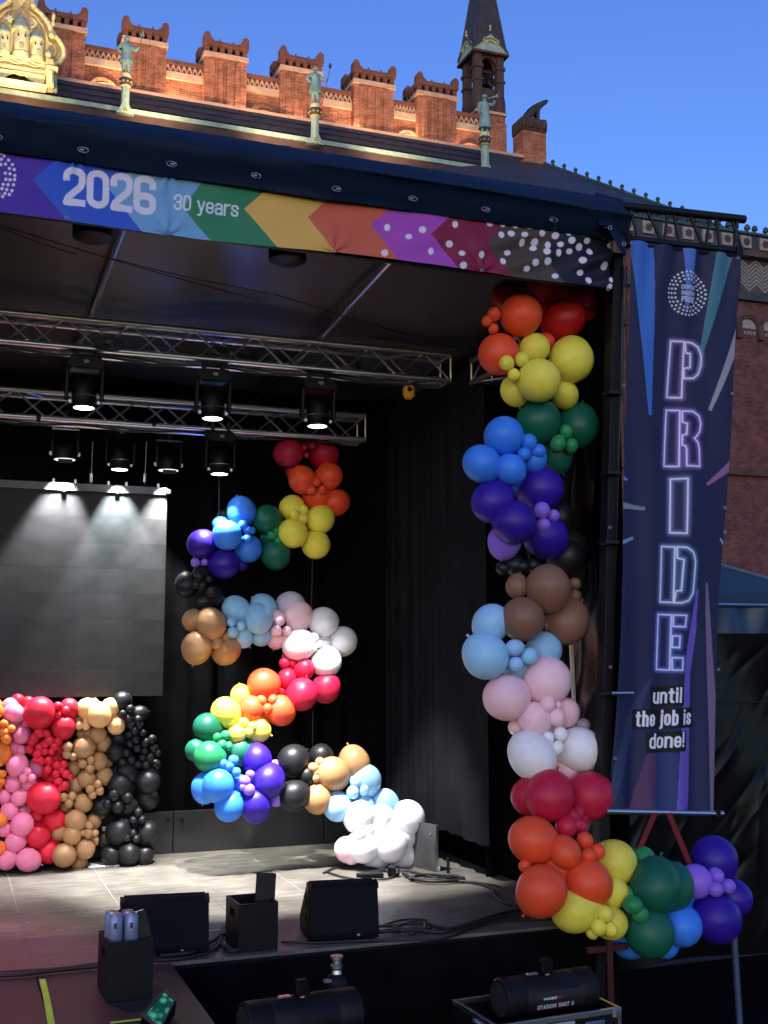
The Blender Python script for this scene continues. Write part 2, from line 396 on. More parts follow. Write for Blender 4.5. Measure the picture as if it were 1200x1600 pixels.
# LED wall
led = thing('led_wall', 'large dark grey led video wall lit from its top edge', 'video wall', (.0, 10.42, 2.63))
mat('led', (.020,.020,.0225,1), .6, spec=.2, vary=.22, scale=6, bump=.12, bscale=160, rand=.06, rvary=.1)
X1 = 1.845; zb, ztp = 2.63, 4.43; rows = 8; hh = (ztp-.0-zb)/rows; ww = 2.0
pm = None
for c in range(2):
    for rr in range(rows):
        x1 = X1 - c*ww; z0 = zb + rr*hh
        if pm is None:
            pm = MB().box((-ww/2+.0006, 0, -hh/2+.0004), (ww/2-.0006, .07, hh/2-.0004))
            o = pm.build('led_panel', 'led', led, local=True, bevel=.0015); pme = o.data
        else:
            o = mesh_obj('led_panel', pme, None, led, local=True)
        o.location = (x1-ww/2, random.uniform(-.0002,.0002), z0+hh/2-2.63); o.rotation_euler = (0, 0, 0)
MB().box((X1-4, 10.40, ztp+.004), (X1, 10.49, ztp+.07)).build('top_rail', mat('rail_grey', (.10,.10,.11,1), .6, vary=.2), led)
for px, py in ((84,756),(118,757),(170,760),(198,762),(248,760)):
    q = P(px, py, Y=10.4); MB().cbox((q[0], 10.44, ztp+.085), (.02,.05,.045), .003).build('rail_bolt', 'alu', led)
for px, py in ((100,766),(184,769),(263,769)):
    q = P(px, py, Y=10.4); MB().cbox((q[0], 10.392, q[2]), (.045,.03,.05), .01).build('clamp', 'black_steel', led)
for px in (142, 226):
    a, b = P(px+3, 690, Y=10.2), P(px, 757, Y=10.44)
    MB().tube([a, b], .004, 6).build('hanging_wire', 'steel', led)
    MB().tube([b+(0,0,.1), b+(0,0,.02)], .012, 6).build('shackle', 'steel', led)

# ------------------------------------------------------------------ canopy over the stage
can = thing('stage_canopy', 'navy tarpaulin stage roof above the rainbow banner', 'stage roof', (.0, 6.8, 5.6))
def cpt(prof, xs, wob=0.0, seed=0):
    rg = np.random.default_rng(seed); pts = np.zeros((len(xs), len(prof), 3))
    ph = rg.uniform(0, 6, (len(prof), 4))
    for j, (y, z) in enumerate(prof):
        dz = sum(np.sin(xs*k+ph[j,i])*wob/(i+1) for i, k in enumerate((1.3, 2.9, 5.7, 11.0)))
        pts[:,j,0] = xs; pts[:,j,1] = y + dz; pts[:,j,2] = z + dz*.6
    return pts
xs_ = np.linspace(-4.3, 4.40, 240)
prof = [(11.0, 6.0), (8.9, 6.35), (7.2, 6.335), (6.98, 6.315), (6.90, 6.285), (6.78, 6.19), (6.665, 6.098), (6.655, 6.088), (6.665, 6.078), (6.70, 6.02), (6.735, 5.965), (6.77, 5.915)]
cp = cpt(prof, xs_, .010, 3)
xr = (xs_-2.2).clip(0)/2.2
cp[:,5:9,2] -= (.02*xr**2)[:,None]                                             # the edge sags towards the corner
MB().grid(cp).build('roof_sheet', 'tarp', can, smooth=True)
# corner flap: side sheet at the right end
sp_ = [(4.405, y, z) for (y, z) in prof[2:]]
sg = np.zeros((len(sp_), 10, 3))
for i, p in enumerate(sp_):
    for j in range(10):
        t = j/9; sg[i, j] = (4.405+.01*math.sin(5*t+i), p[1]+(0 if i < 4 else 0), p[2]*(1-t)+min(p[2], 5.78+.0*i)*t)
c = [P(972,312,Y=6.9), P(968,356,Y=6.68), P(952,386,Y=6.70), P(978,400,Y=6.72), P(980,345,Y=6.95)]
MB().add([P(930,300,Y=6.92), P(973,312,Y=6.92), P(979,398,Y=6.66), P(970,395,Y=6.64), P(948,352,Y=6.64), P(936,352,Y=6.64)],
         [(0,1,5),(1,4,5),(1,3,4),(1,2,3)]).build('corner_flap', 'tarp', can)
MB().add([P(973,312,Y=6.92), P(976,318,Y=7.6), P(977,396,Y=7.6), P(979,398,Y=6.66)], [(0,1,2,3)]).build('side_flap', 'tarp', can)
# ceiling sheet
cx = np.linspace(-4.3, 4.38, 90); cyv = np.linspace(6.85, 10.95, 40)
CX, CY = np.meshgrid(cx, cyv, indexing='ij')
cz = 5.76 - .05*(CY-6.85) + .02*np.sin(CX*2.1+CY) + .012*np.sin(CX*4.7-CY*2.3) - .05*np.sin((CY-6.85)/4.1*math.pi)*np.abs(np.sin((CX-.1)*math.pi/2.05))
MB().grid(np.stack([CX, CY, cz], -1)).build('ceiling_sheet', 'tarp_inside', can, smooth=True)
for x in (-3.1, .95, 2.75):
    MB().tube([(x, 6.9, 5.70), (x-.02, 8.6, 5.53), (x-.02, 10.8, 5.42)], .022, 8).build('roof_purlin', 'alu', can, smooth=40)
MB().tube([(-4.3,6.92,5.62),(4.36,6.92,5.62)], .03, 8).build('front_beam', 'black_steel', can, smooth=40)
for i, ((x0,y0),(x1,y1)) in enumerate((((-40,338),(120,398)),((0,352),(410,470)),((150,398),(420,458)),((430,460),(720,545)))):
    cable('ceiling_wire', [P(x0,y0,Z=5.57), (P(x0,y0,Z=5.57)+P(x1,y1,Z=5.57))/2-(0,0,.015), P(x1,y1,Z=5.57)], .0035, 'cable_rubber', None, can)
# oval eyelets with turn buttons along the valance
mat('eyelet_metal', (.36,.36,.38,1), .4, .8, vary=.15)
def ring(c, rx, rz, t, n=18, tilt=.35):
    pts = [np.array(c)+(rx*math.cos(2*math.pi*k/n), -math.sin(tilt)*rz*math.sin(2*math.pi*k/n)*-1, rz*math.sin(2*math.pi*k/n)) for k in range(n+1)]
    return MB().tube(pts, t, 6, caps=False)
for i, (px, py) in enumerate(((-5,214),(130,234),(268,256),(400,274),(526,295),(645,310),(759,327),(865,343),(950,354))):
    q = P(px, py, Y=6.675)
    e = ring(q, .030, .018, .0028).build('eyelet', 'eyelet_metal', can, smooth=True)
    MB().cbox(q+(.006*(-1)**i, -.004, -.002), (.026,.006,.009), .003).build('turn_button', 'steel', e)
for px, py in ((975,381),(953,356)):
    ring(P(px,py,Y=6.63), .014, .014, .003, tilt=0).build('eyelet', 'eyelet_metal', can, smooth=True)
for k, (px, py) in enumerate(((137,252),(402,288),(866,352))):
    q = P(px, py, Y=6.66); MB().tube([q+(0,0,.05), q+(.004,-.006,.0), q+(.002,0,-.03)], .004, 6).build('bungee_hook', 'black_plastic', can)

# black drum lamps under the front beam
for px, y0, y1, lab in ((145,340,376,'black drum shaped lamp housing under the blue part of the banner'), (449,378,412,'black drum shaped lamp housing under the yellow part of the banner')):
    a = P(px, y1, Y=7.15); t = thing('drum_lamp', lab, 'lamp', (a[0], 7.15, a[2]), group='drum lamps under the front beam')
    MB().lathe((a[0],7.15,a[2]), [(.085,0),(.125,.02),(.128,.12),(.12,.2),(.05,.21)], 22).build('housing', 'black_plastic', t, smooth=40)
    MB().cbox((a[0]-.1,7.1,a[2]+.2), (.09,.06,.05), .01).build('bracket', 'black_steel', t)
    MB().tube([(a[0],7.15,a[2]+.2),(a[0],7.1,5.62)], .02).build('hanger', 'black_steel', t)

# ------------------------------------------------------------------ trusses
def truss(name, label, A, B, s, step=.36, rc=.024, rb=.009, m='alu', down=(0,0,-1), side=None, flat=False):
    A, B = np.array(A, float), np.array(B, float); d = B-A; L = np.linalg.norm(d); d /= L
    dn = np.array(down, float); sd_ = np.cross(d, dn) if side is None else np.array(side, float)
    t = thing(name, label, 'truss', A)
    off = [np.zeros(3), dn*s] if flat else [np.zeros(3), dn*s, sd_*s, dn*s+sd_*s]
    for o in off: MB().tube([A+o, B+o], rc, 10).build('chord', m, t, smooth=40)
    pairs = [(0,1)] if flat else [(0,1),(2,3),(0,2),(1,3)]
    n = max(2, int(round(L/step)))
    for pi, (i, j) in enumerate(pairs):
        for k in range(n):
            p, q = off[i], off[j]
            if (k+pi) % 2: p, q = q, p
            MB().tube([A+d*(L*k/n)+p, A+d*(L*(k+1)/n)+q], rb, 6, caps=False).build('brace', m, t, smooth=40)
    for e in (A, B):
        for i, j in pairs: MB().tube([e+off[i], e+off[j]], rb, 6, caps=False).build('end_brace', m, t)
    return t
tf = P(0,487,Y=8.6)[2]
frontT = truss('lighting_truss', 'silver box truss with three lit moving heads, nearest the audience', (-2.6, 8.6, tf), (3.86, 8.6, tf), .215, .235, side=(0,1,0))
tb = P(0,607,Y=9.75)[2]
backT = truss('lighting_truss', 'silver box truss above the video wall, at the rear', (-2.6, 9.75, tb), (3.52, 9.75, tb), .22, .25, side=(0,1,0))
sideT = truss('lighting_truss', 'short silver truss running along the right wall behind orange balloons', (4.06, 7.75, tf-.02), (4.06, 8.62, tf-.02), .19, .3, side=(1,0,0))
for px, py, tr, Y in ((165,543,frontT,8.6),(398,555,frontT,8.6),(560,570,frontT,8.6),(60,653,backT,9.75),(240,662,backT,9.75),(420,670,backT,9.75)):
    q = P(px, py, Y=Y); MB().cbox((q[0], Y, q[2]), (.035,.07,.06), .01).build('cable_tie', 'black_plastic', tr)
def loopcable(c, r, par, n=3):
    for k in range(n):
        pts = [np.array(c)+(r*(1+.1*k)*math.cos(a), .03*k, r*.45*math.sin(a)) for a in np.linspace(.2, 6.2, 12)]
        cable('cable_loop', pts, .006, 'cable_rubber', None, par)
loopcable(P(170,535,Y=8.5), .10, frontT); loopcable(P(345,548,Y=8.5), .07, frontT)
for Y, z, tr, x0, x1 in ((8.66, tf-.24, frontT, -.3, 3.6), (9.8, tb-.24, backT, -.3, 3.3)):
    for k in range(2):
        xx = np.linspace(x0, x1, 26)
        cable('power_cable', [(x, Y+.05*k, z-.012+.014*math.sin(7*x+k)) for x in xx], .009, 'cable_rubber', None, tr)

# ------------------------------------------------------------------ lamps on the trusses
def moving_head(loc, label, s=1.0, aim=None, power=0, col=(1,.97,.93), size=40, blend=.35):
    t = thing('moving_head_lamp', label, 'stage lamp', loc, group='moving head lamps on the trusses')   # origin at the lens
    def b(): return MB()
    H = .42*s
    for sx in (-1, 1):
        b().cbox((sx*.085*s, 0, H+.03), (.03,.06,.14), .008).build('clamp', 'black_steel', t, local=True)
    bm = MB(); wv = [(.155,.0),(.155,.035),(.125,.085),(-.125,.085),(-.155,.035),(-.155,0),(-.12,-.025),(.12,-.025)]
    bm.prism([(x*s, -.10*s, H-.12*s+z*s+.03) for x, z in wv], (0,.2*s,0)); bm.build('base', 'black_plastic', t, local=True, bevel=.008)
    b().cbox((.0,-.102*s,H-.05*s), (.045*s,.006,.03*s)).build('display', mat('lcd',(.10,.11,.12,1),.2,vary=0), t, local=True)
    for sx in (-1, 1):
        b().prism([(sx*.135*s,-.06*s,H-.09*s),(sx*.135*s,.06*s,H-.09*s),(sx*.135*s,.045*s,.04*s),(sx*.135*s,-.045*s,.04*s)], (sx*.028*s,0,0)).build('yoke_arm', 'black_plastic', t, local=True, bevel=.01)
    b().lathe((0,0,0), [(.088*s,.0),(.1*s,.02),(.105*s,.1*s),(.10*s,.19*s),(.07*s,.25*s),(.03*s,.265*s)], 22).build('head', 'black_plastic', t, smooth=50, local=True)
    b().lathe((0,0,0), [(.103*s,.075*s),(.107*s,.08*s),(.103*s,.085*s)], 22, cap=False).build('trim_ring', 'steel', t, smooth=50, local=True)
    b().lathe((0,0,0), [(.10*s,-.016),(.10*s,.001)], 22).build('bezel', 'black_plastic', t, smooth=50, local=True)
    b().lathe((0,0,0), [(.082*s,-.022*s),(.09*s,-.0165*s)], 22).build('lens', 'lens', t, smooth=50, local=True)
    for sx in (-1, 1): b().cbox((sx*.12*s,-.01,.03*s), (.03*s,.03*s,.03*s), .004).build('pan_lock', 'steel', t, local=True)
    if power:
        spot('beam', (loc[0],loc[1],loc[2]-.04), aim, power, col, size, blend, .05, t)
    return t
def par_can(loc, label, aim=None, power=0, col=(1,.95,.88), size=46, blend=.45):
    t = thing('par_can_lamp', label, 'stage lamp', loc, group='par can lamps over the video wall')
    MB().lathe((0,0,0), [(.098,0),(.102,.03),(.10,.09),(.085,.13),(.05,.15)], 22).build('housing', 'black_plastic', t, smooth=45, local=True)
    MB().lathe((0,0,0), [(.088,-.004),(.092,.004)], 22).build('lens', 'par_lens', t, smooth=45, local=True)
    for sx in (-1, 1):
        MB().box((sx*.108-.006,-.02,.04), (sx*.108+.006,.02,.26)).build('yoke_arm', 'black_steel', t, local=True)
        MB().cbox((sx*.118,0,.05), (.03,.035,.035), .005).build('knob', 'steel', t, local=True)
    MB().box((-.115,-.02,.26),(.115,.02,.272)).build('yoke_bar', 'steel', t, local=True)
    MB().cbox((0,0,.36), (.045,.06,.17), .01).build('clamp', 'black_steel', t, local=True)
    MB().box((-.06,-.07,-.04),(.06,-.06,-.005)).build('filter_frame', 'black_steel', t, local=True)
    if power: spot('beam', (loc[0],loc[1],loc[2]-.03), aim, power, col, size, blend, .06, t)
    return t
LP = 0.30
heads = [((131,634), 8.66, 'moving head lamp with a glowing lens, left one on the front truss', (.9,9.3,1.2), 280*LP, (1,.95,.90)),
         ((332,651), 8.66, 'moving head lamp with a glowing lens, middle one on the front truss', (2.25,9.3,1.2), 2000*LP, (1,.97,.93)),
         ((496,663), 8.66, 'moving head lamp with a glowing lens, over the red balloons on the front truss', (3.25,9.5,1.2), 1250*LP, (1,.98,.95))]
for (px, py), Y, lab, aim, pw, colr in heads:
    q = P(px, py, Y=Y); moving_head((q[0], Y, q[2]), lab, .86, aim, pw, colr, 46, .45)
q = P(-95, 612, Y=8.66)
moving_head((q[0], 8.66, q[2]), 'moving head lamp with a pink beam just outside the left edge', 1.0, (-.35, 7.3, 1.2), 300*LP, (1,.25,.38), 55, .6)
q1 = P(187,731,Y=10.29); moving_head((q1[0],10.29,q1[2]), 'moving head lamp hanging above the middle of the video wall', .82, (q1[0]+.02,10.42,3.75), 560*LP, (.85,1,.95), 60)
q2 = P(343,738,Y=9.74); moving_head((q2[0],9.74,q2[2]), 'moving head lamp hanging above the light blue balloons', .82, (q2[0]+.05,9.85,3.4), 260*LP, (.9,.97,1), 56)
q3 = P(101,718,Y=10.29); par_can((q3[0],10.29,q3[2]), 'par can lamp above the left part of the video wall', (q3[0]-.05,10.42,3.75), 620*LP, (1,.97,.95), 62)
q4 = P(263,735,Y=10.29); par_can((q4[0],10.29,q4[2]), 'par can lamp above the right corner of the video wall', (q4[0]-.02,10.42,3.75), 620*LP, (1,.97,.93), 62)
# yellow hoist bag, small items on the truss ends
q = P(639,612,Y=8.7)
ho = thing('chain_hoist_bag', 'yellow chain bag hanging at the right end of the front truss', 'chain hoist', (q[0],8.7,q[2]-.07))
mat('bag_yellow', srgb(205,150,45), .7, vary=.2, scale=12, bump=.3, bscale=30)
MB().cbox((q[0],8.7,q[2]), (.10,.09,.125), .03).build('bag', 'bag_yellow', ho, smooth=60)
MB().lathe((q[0]-.015,8.652,q[2]+.01), [(.022,-.004),(.018,.004)], 12, 'y').build('badge', 'black_plastic', ho)
MB().tube([(q[0],8.7,q[2]+.05),(q[0],8.7,q[2]+.12)], .012).build('hook', 'steel', ho)
# thin balloon strings

# ------------------------------------------------------------------ the brick town hall behind the stage
YW, YG, YC = 42.0, 40.0, 36.0          # battlement wall, copper gutter, street facade
zg = P(400,202,Y=YG)[2]; zw = P(400,173,Y=YW)[2]; YR = YW-.85; zr_ = P(400,175,Y=YR)[2]
hall = thing('town_hall', 'red brick town hall with battlements rising behind the stage', 'building', (20, YC, 0))
XE = P(792,243,Y=YW)[0]                # right end of the battlement wall
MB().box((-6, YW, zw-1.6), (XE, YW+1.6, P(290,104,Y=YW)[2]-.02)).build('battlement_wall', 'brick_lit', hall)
zwt = P(290,104,Y=YW)[2]
mer = [(P(62,8,Y=YW)[0], P(130,22,Y=YW)[0]), (5.36, 6.98), (8.45, 10.10), (11.48, 13.16), (14.53, 16.26), (17.31, 19.06)]
mer[0] = (2.30, 3.98)
zm = P(225,76,Y=YW)[2]; zh = 26.68
for i, (a, b) in enumerate(mer):
    m_ = MB().box((a, YW-.32, zw-1.6), (b, YW+1.2, zm)).build('merlon', 'brick_lit', hall)
    wd = b-a
    for k in range(4):       # raised brick strips on the pier
        x = a + wd*(.12+.2*k); MB().box((x, YW-.40, zw-1.5), (x+wd*.11, YW-.322, zm-.12)).build('brick_strip', 'brick_lit', m_)
    MB().box((a-.05, YW-.42, zm), (b+.05, YW+1.25, zm+.17)).build('string_course', 'stone_pale', m_)
    hz0, hz1 = zm+.172, zm+.44
    MB().box((a, YW-.1, hz0), (b, YW+1.2, hz1)).build('recess', 'hole', m_)
    for k in range(6):
        x = a + (wd-.17)*k/5; MB().box((x, YW-.36, hz0), (x+.17, YW-.105, hz1)).build('colonnette', 'stone_red', m_)
    for k in range(4):
        y = YW+.12+k*.33; MB().box((a-.02, y, hz0), (a-.001, y+.15, hz1)).build('colonnette', 'stone_red', m_)
    MB().box((a-.03, YW-.40, hz1+.002), (b+.03, YW+1.2, hz1+.22)).build('coping', 'stone_red', m_, bevel=.05)
    for k in (.34, .66): MB().box((a+wd*k-.04, YW-.43, hz1+.01), (a+wd*k+.04, YW-.401, hz1+.27)).build('coping_rib', 'stone_red', m_, bevel=.02)
    hn = zh-hz1-.22
    for sx, x in ((1, a-.06), (-1, b+.06)):
        pr = [(0,-.20),(0,hn-.12),(.05,hn-.03),(.13,hn),(.22,hn-.03),(.26,hn-.14),(.25,.16),(.32,.04),(.40,.0),(.40,-.20)]
        for y in (YW-.44, YW+.86):
            MB().prism([(x+sx*u, y, hz1+.22+v) for u, v in pr], (0,.36,0)).build('corner_horn', 'stone_red', m_, bevel=.035)
segs = [(mer[i][1], mer[i+1][0]) for i in range(5)] + [(mer[5][1], P(742,200,Y=YW)[0]+.6)]
for a, b in segs:
    MB().box((a+.003, YW-.12, zwt-.62), (b-.003, YW-.003, zwt-.34)).build('pale_band', 'stone_pale', hall)
    MB().box((a+.003, YW-.14, zwt-.04), (b-.003, YW+1.0, zwt+.12)).build('wall_coping', 'stone_red', hall)
    n = 7; L = (b-a)/n; mb = MB()
    for k in range(n):
        x = a+L*k
        for (u0, v0, u1, v1) in ((0,0,.5,1),(.5,1,1,0)):
            mb.tube([(x+L*u0, YW-.06, zwt-.33+.28*v0), (x+L*u1, YW-.06, zwt-.33+.28*v1)], .035, 4)
    mb.build('lattice_band', 'stone_pale', hall)
    MB().box((a+.003, YW-.02, zwt-.335), (b-.003, YW-.001, zwt-.045)).build('lattice_back', 'stone_red', hall)
for px, py in ((160,133),(413,176),(636,214),(735,234)):        # half-round vents just above the roof
    q = P(px, py, Y=YW); n = 14
    MB().prism([(q[0]+.42*math.cos(math.pi*k/n), YW-.02, q[2]-.32+.42*math.sin(math.pi*k/n)) for k in range(n+1)], (0,-.03,0)).build('lunette', 'stone_pale', hall)
    pts = [(q[0]+.56*math.cos(math.pi*k/n), YW-.03, q[2]-.32+.56*math.sin(math.pi*k/n)) for k in range(n+1)]
    MB().tube(pts, .11, 6).build('brick_arch', 'brick_lit', hall)
    MB().lathe((q[0], YW-.06, q[2]-.1), [(.04,-.02),(.04,.02)], 8, 'y').build('vent_hole', 'hole', hall)
# slate band, copper gutter, brown eave
XR = P(800,262,Y=YG)[0]
sl = MB().add([(-6,YG+.1,zg+.05),(XR,YG+.1,zg+.05),(XE+.3,YR,zr_),(-6,YR,zr_)], [(0,1,2,3)]).build('slate_roof', 'slate', hall)
rs_ = MB()
for k in range(3):
    for j in range(26):
        x = -5+j*1.05+.5*(k % 2); t0 = .05+k*.32
        def pt(x, t): return np.array((x, YG+.1+(YR-YG-.1)*t, zg+.05+(zr_-zg-.05)*t))
        if x+1.0 < XR-.4:
            MB().add([pt(x,t0)+(0,-.02,.03), pt(x+1.0,t0)+(0,-.02,.03), pt(x+1.0,t0+.3)+(0,0,.005), pt(x,t0+.3)+(0,0,.005)], [(0,1,2,3)]).build('slate_sheet', 'slate', sl)
MB().box((-6, YR-.06, zr_-.05), (XE+.32, YR+.10, zr_+.07)).build('ridge_cap', 'stone_pale', hall)
MB().box((-6, YG-.08, zg-.20), (XR, YG+.12, zg-.03)).build('copper_gutter', 'copper', hall)
MB().box((-6, YG-.02, zg-.60), (XR+.3, YG+.3, zg-.202)).build('eave_board', 'stone_dark', hall)
# big slate hip roof right of the battlements
A_, B_, C_ = P(836,251,Y=41.5), P(1152,364,Y=36.3), P(560,300,Y=36.3); D_ = P(800,262,Y=41.4)
C_[2] = B_[2]
MB().add([A_, B_, C_, D_], [(0,1,2,3)]).build('hip_roof', 'slate_blue', hall)
MB().add([A_, B_, (B_[0]+6, 50, B_[2]), (A_[0]+3, 52, A_[2])], [(0,1,2,3)]).build('hip_roof', 'slate_blue', hall)
MB().tube([A_, B_], .09, 6).build('hip_roll', 'copper_dark', hall)
for k in range(17):
    q = A_ + (B_-A_)*(k+.6)/17
    MB().lathe(q+(0,0,.06), [(.09,0),(.05,.08),(.10,.17),(.03,.27)], 7).build('crocket', 'copper_dark', hall)
# street facade, right of the stage
zc = P(1164,406,Y=YC)[2]
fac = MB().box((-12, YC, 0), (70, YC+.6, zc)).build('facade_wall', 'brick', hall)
zpb = P(1164,391,Y=YC-.4)[2]
MB().box((-12, YC-.46, zc+.002), (70, YC+1.2, zpb)).build('cornice', 'stone_dark', hall)
ztop = P(1164,366,Y=YC-.4)[2]
MB().box((-12, YC-.38, zpb+.002), (70, YC+1.2, ztop)).build('parapet', 'slate_blue', hall)
MB().box((-12, YC-.48, ztop+.002), (70, YC+1.25, ztop+.10)).build('parapet_rail', 'copper_dark', hall)
x0 = P(980,349,Y=YC-.4)[0]; dx = (P(1194,382,Y=YC-.4)[0]-x0)/7
for k in range(-1, 14):
    x = x0+dx*k; zr = (zpb+ztop)/2
    r_ = MB().box((x-.24, YC-.46, zr-.24), (x+.24, YC-.382, zr+.24)).build('rosette', 'mosaic_pale', hall)
    MB().lathe((x, YC-.47, zr), [(.15,-.03),(.10,.01)], 12, 'y').build('rosette_boss', 'stone_dark', r_)
    for u in (-.3, .3): MB().lathe((x+u*dx, YC-.2, ztop+.09), [(.05,0),(.05,.16),(.13,.22),(.10,.36),(.03,.42)], 7).build('bud_finial', 'copper_dark', hall)
def fx(px, py): q = P(px, py, Y=YC); return q[0], q[2]
# storey of arcades with herringbone panels
zA, zB_ = fx(1180,400)[1], fx(1180,472)[1]
MB().box((-12, YC-.22, zB_-.02), (70, YC-.002, zB_+.28)).build('string_course', 'slate', hall)
bay = 1.85; xb0 = fx(1160,430)[0]-.2
for k in range(-5, 6):
    xa = xb0 + bay*k
    MB().lathe((xa-.12, YC-.12, zB_+.3), [(.10,0),(.10,zA-zB_-.7),(.16,zA-zB_-.5)], 8).build('shaft', 'stone_dark', hall)
    pal = k % 2 == 0
    zp0, zp1 = zB_+.29, zB_+1.75
    if pal:
        hp = MB().box((xa+.06, YC-.06, zp0), (xa+bay-.3, YC-.002, zp1)).build('mosaic_panel', 'mosaic_dark', hall)
        nw = 4; cw = (bay-.36)/nw
        for r in range(1, 8):
            for c in range(nw):
                s = 1 if c % 2 else -1; xx = xa+.06+cw*(c+.5); zz = zp0+.12+r*.155
                MB().prism([(xx-cw/2,YC-.09,zz-s*.16-.03),(xx+cw/2,YC-.09,zz+s*.16-.03),(xx+cw/2,YC-.09,zz+s*.16+.05),(xx-cw/2,YC-.09,zz-s*.16+.05)], (0,.028,0)).build('mosaic_strip', 'mosaic_pale', hp)
    else:
        wn = MB().box((xa+.06, YC-.04, zp0), (xa+bay-.3, YC-.002, zp1)).build('blind_panel', 'brick', hall)
    for c in range(2):
        cx_ = xa+.06+(bay-.36)*(c*.5+.25); rr = (bay-.36)*.22; n = 8
        pts = [(cx_+rr*math.cos(math.pi*j/n), YC-.1, zp1+.35+rr*1.3*math.sin(math.pi*j/n)) for j in range(n+1)]
        MB().tube([(cx_+rr,YC-.1,zp1)]+pts+[(cx_-rr,YC-.1,zp1)], .07, 5).build('arch', 'stone_dark', hall)
        MB().prism([(cx_+rr*math.cos(math.pi*j/n), YC-.02, zp1+.35+rr*1.3*math.sin(math.pi*j/n)) for j in range(n+1)]+[(cx_-rr,YC-.02,zp1),(cx_+rr,YC-.02,zp1)], (0,-.012,0)).build('arch_fill', 'brick', hall)
# lower row of round arches over pale lunettes
zR = fx(1170,510)[1]
for k in range(-6, 8):
    cx_ = fx(1168,505)[0] + (k)*1.02; n = 10; rr = .38
    MB().prism([(cx_+rr*math.cos(math.pi*j/n), YC-.015, zR-.1+rr*math.sin(math.pi*j/n)) for j in range(n+1)], (0,-.02,0)).build('lunette', 'mosaic_pale', hall)
    for r2, t in ((.44,.07),(.54,.04)):
        MB().tube([(cx_+r2*math.cos(math.pi*j/n), YC-.06, zR-.1+r2*math.sin(math.pi*j/n)) for j in range(n+1)], t, 5).build('arch', 'stone_dark', hall)
    MB().box((cx_-.62, YC-.2, zR-.55), (cx_-.40, YC-.002, zR+.05)).build('corbel', 'stone_dark', hall)
    for j in range(5): MB().box((cx_-.34+j*.15, YC-.03, zR-.33), (cx_-.26+j*.15, YC-.002, zR-.2)).build('dentil', 'mosaic_pale', hall)
zS = fx(1170,738)[1]
MB().box((-12, YC-.2, zS-.15), (70, YC-.002, zS+.15)).build('string_course', 'stone_dark', hall)
# tall leaded windows seen between post and banner
for (x0_, y0_, x1_, y1_) in ((951,642,963,672),(949,682,964,716)):
    for off in (0, 3.4, 6.8, -3.4):
        a, zt_ = fx(x0_, y0_); b, zb_ = fx(x1_, y1_); a += off; b += off
        if off > 3.5: continue
        fr = MB().box((a-.12, YC-.14, zb_-.12), (b+.12, YC-.002, zt_+.12)).build('window', 'stone_dark', hall)
        MB().box((a, YC-.17, zb_), (b, YC-.142, zt_)).build('pane', 'pane', fr)
        for k in range(1, 6): z = zb_+(zt_-zb_)*k/6; MB().box((a, YC-.19, z-.012), (b, YC-.172, z+.012)).build('glazing_bar', 'slate', fr)
        x = (a+b)/2; MB().box((x-.015, YC-.21, zb_), (x+.015, YC-.192, zt_)).build('glazing_bar', 'slate', fr)

# ------------------------------------------------------------------ turret with belfry and spire
hw = .70; TY = 42.5+hw; TX = P(766,150,Y=TY-hw)[0]; ks = hw/1.02
tur = thing('bell_turret', 'brick bell turret with copper gables and dark spire', 'tower', (TX, TY, zw-1))
def pz(y, x=760): return P(x, y, Y=TY-hw)[2]
z_br, z_bel, z_op, z_ar, z_ev = pz(178), pz(140), pz(133), pz(96), pz(82)
sh = MB().box((TX-hw, TY-hw, zw-1.5), (TX+hw, TY+hw, z_br)).build('shaft', 'brick_lit', tur)
for k in range(4): MB().box((TX-hw+ks*(.1+k*.5), TY-hw-.06, zw-1.4), (TX-hw+ks*(.36+k*.5), TY-hw-.002, z_br-.05)).build('brick_strip', 'brick_lit', sh)
MB().box((TX-hw-.04, TY-hw-.1, z_br+.002), (TX+hw+.04, TY+hw+.04, z_br+.13)).build('string_course', 'stone_pale', tur)
for sx in (-1, 1):
    for sy in (-1, 1):
        x, y = TX+sx*(hw-.26*ks), TY+sy*(hw-.26*ks)
        MB().lathe((x,y,z_br+.13), [(.42*ks,0),(.40*ks,.5),(.30*ks,.9),(.28*ks,z_op-z_br)], 8).build('corner_base', 'stone_dark', tur, smooth=40)
        p_ = MB().box((x-.25*ks, y-.25*ks, z_br+.3), (x+.25*ks, y+.25*ks, z_ev-.05)).build('corner_pier', 'stone_dark', tur, bevel=.04)
        MB().box((x-.32*ks, y-.32*ks, z_ar-.3), (x+.32*ks, y+.32*ks, z_ar-.12)).build('impost', 'stone_dark', p_, bevel=.03)
        MB().box((x-.31*ks, y-.31*ks, z_op+.2), (x+.31*ks, y+.31*ks, z_op+.34)).build('impost', 'stone_dark', p_, bevel=.03)
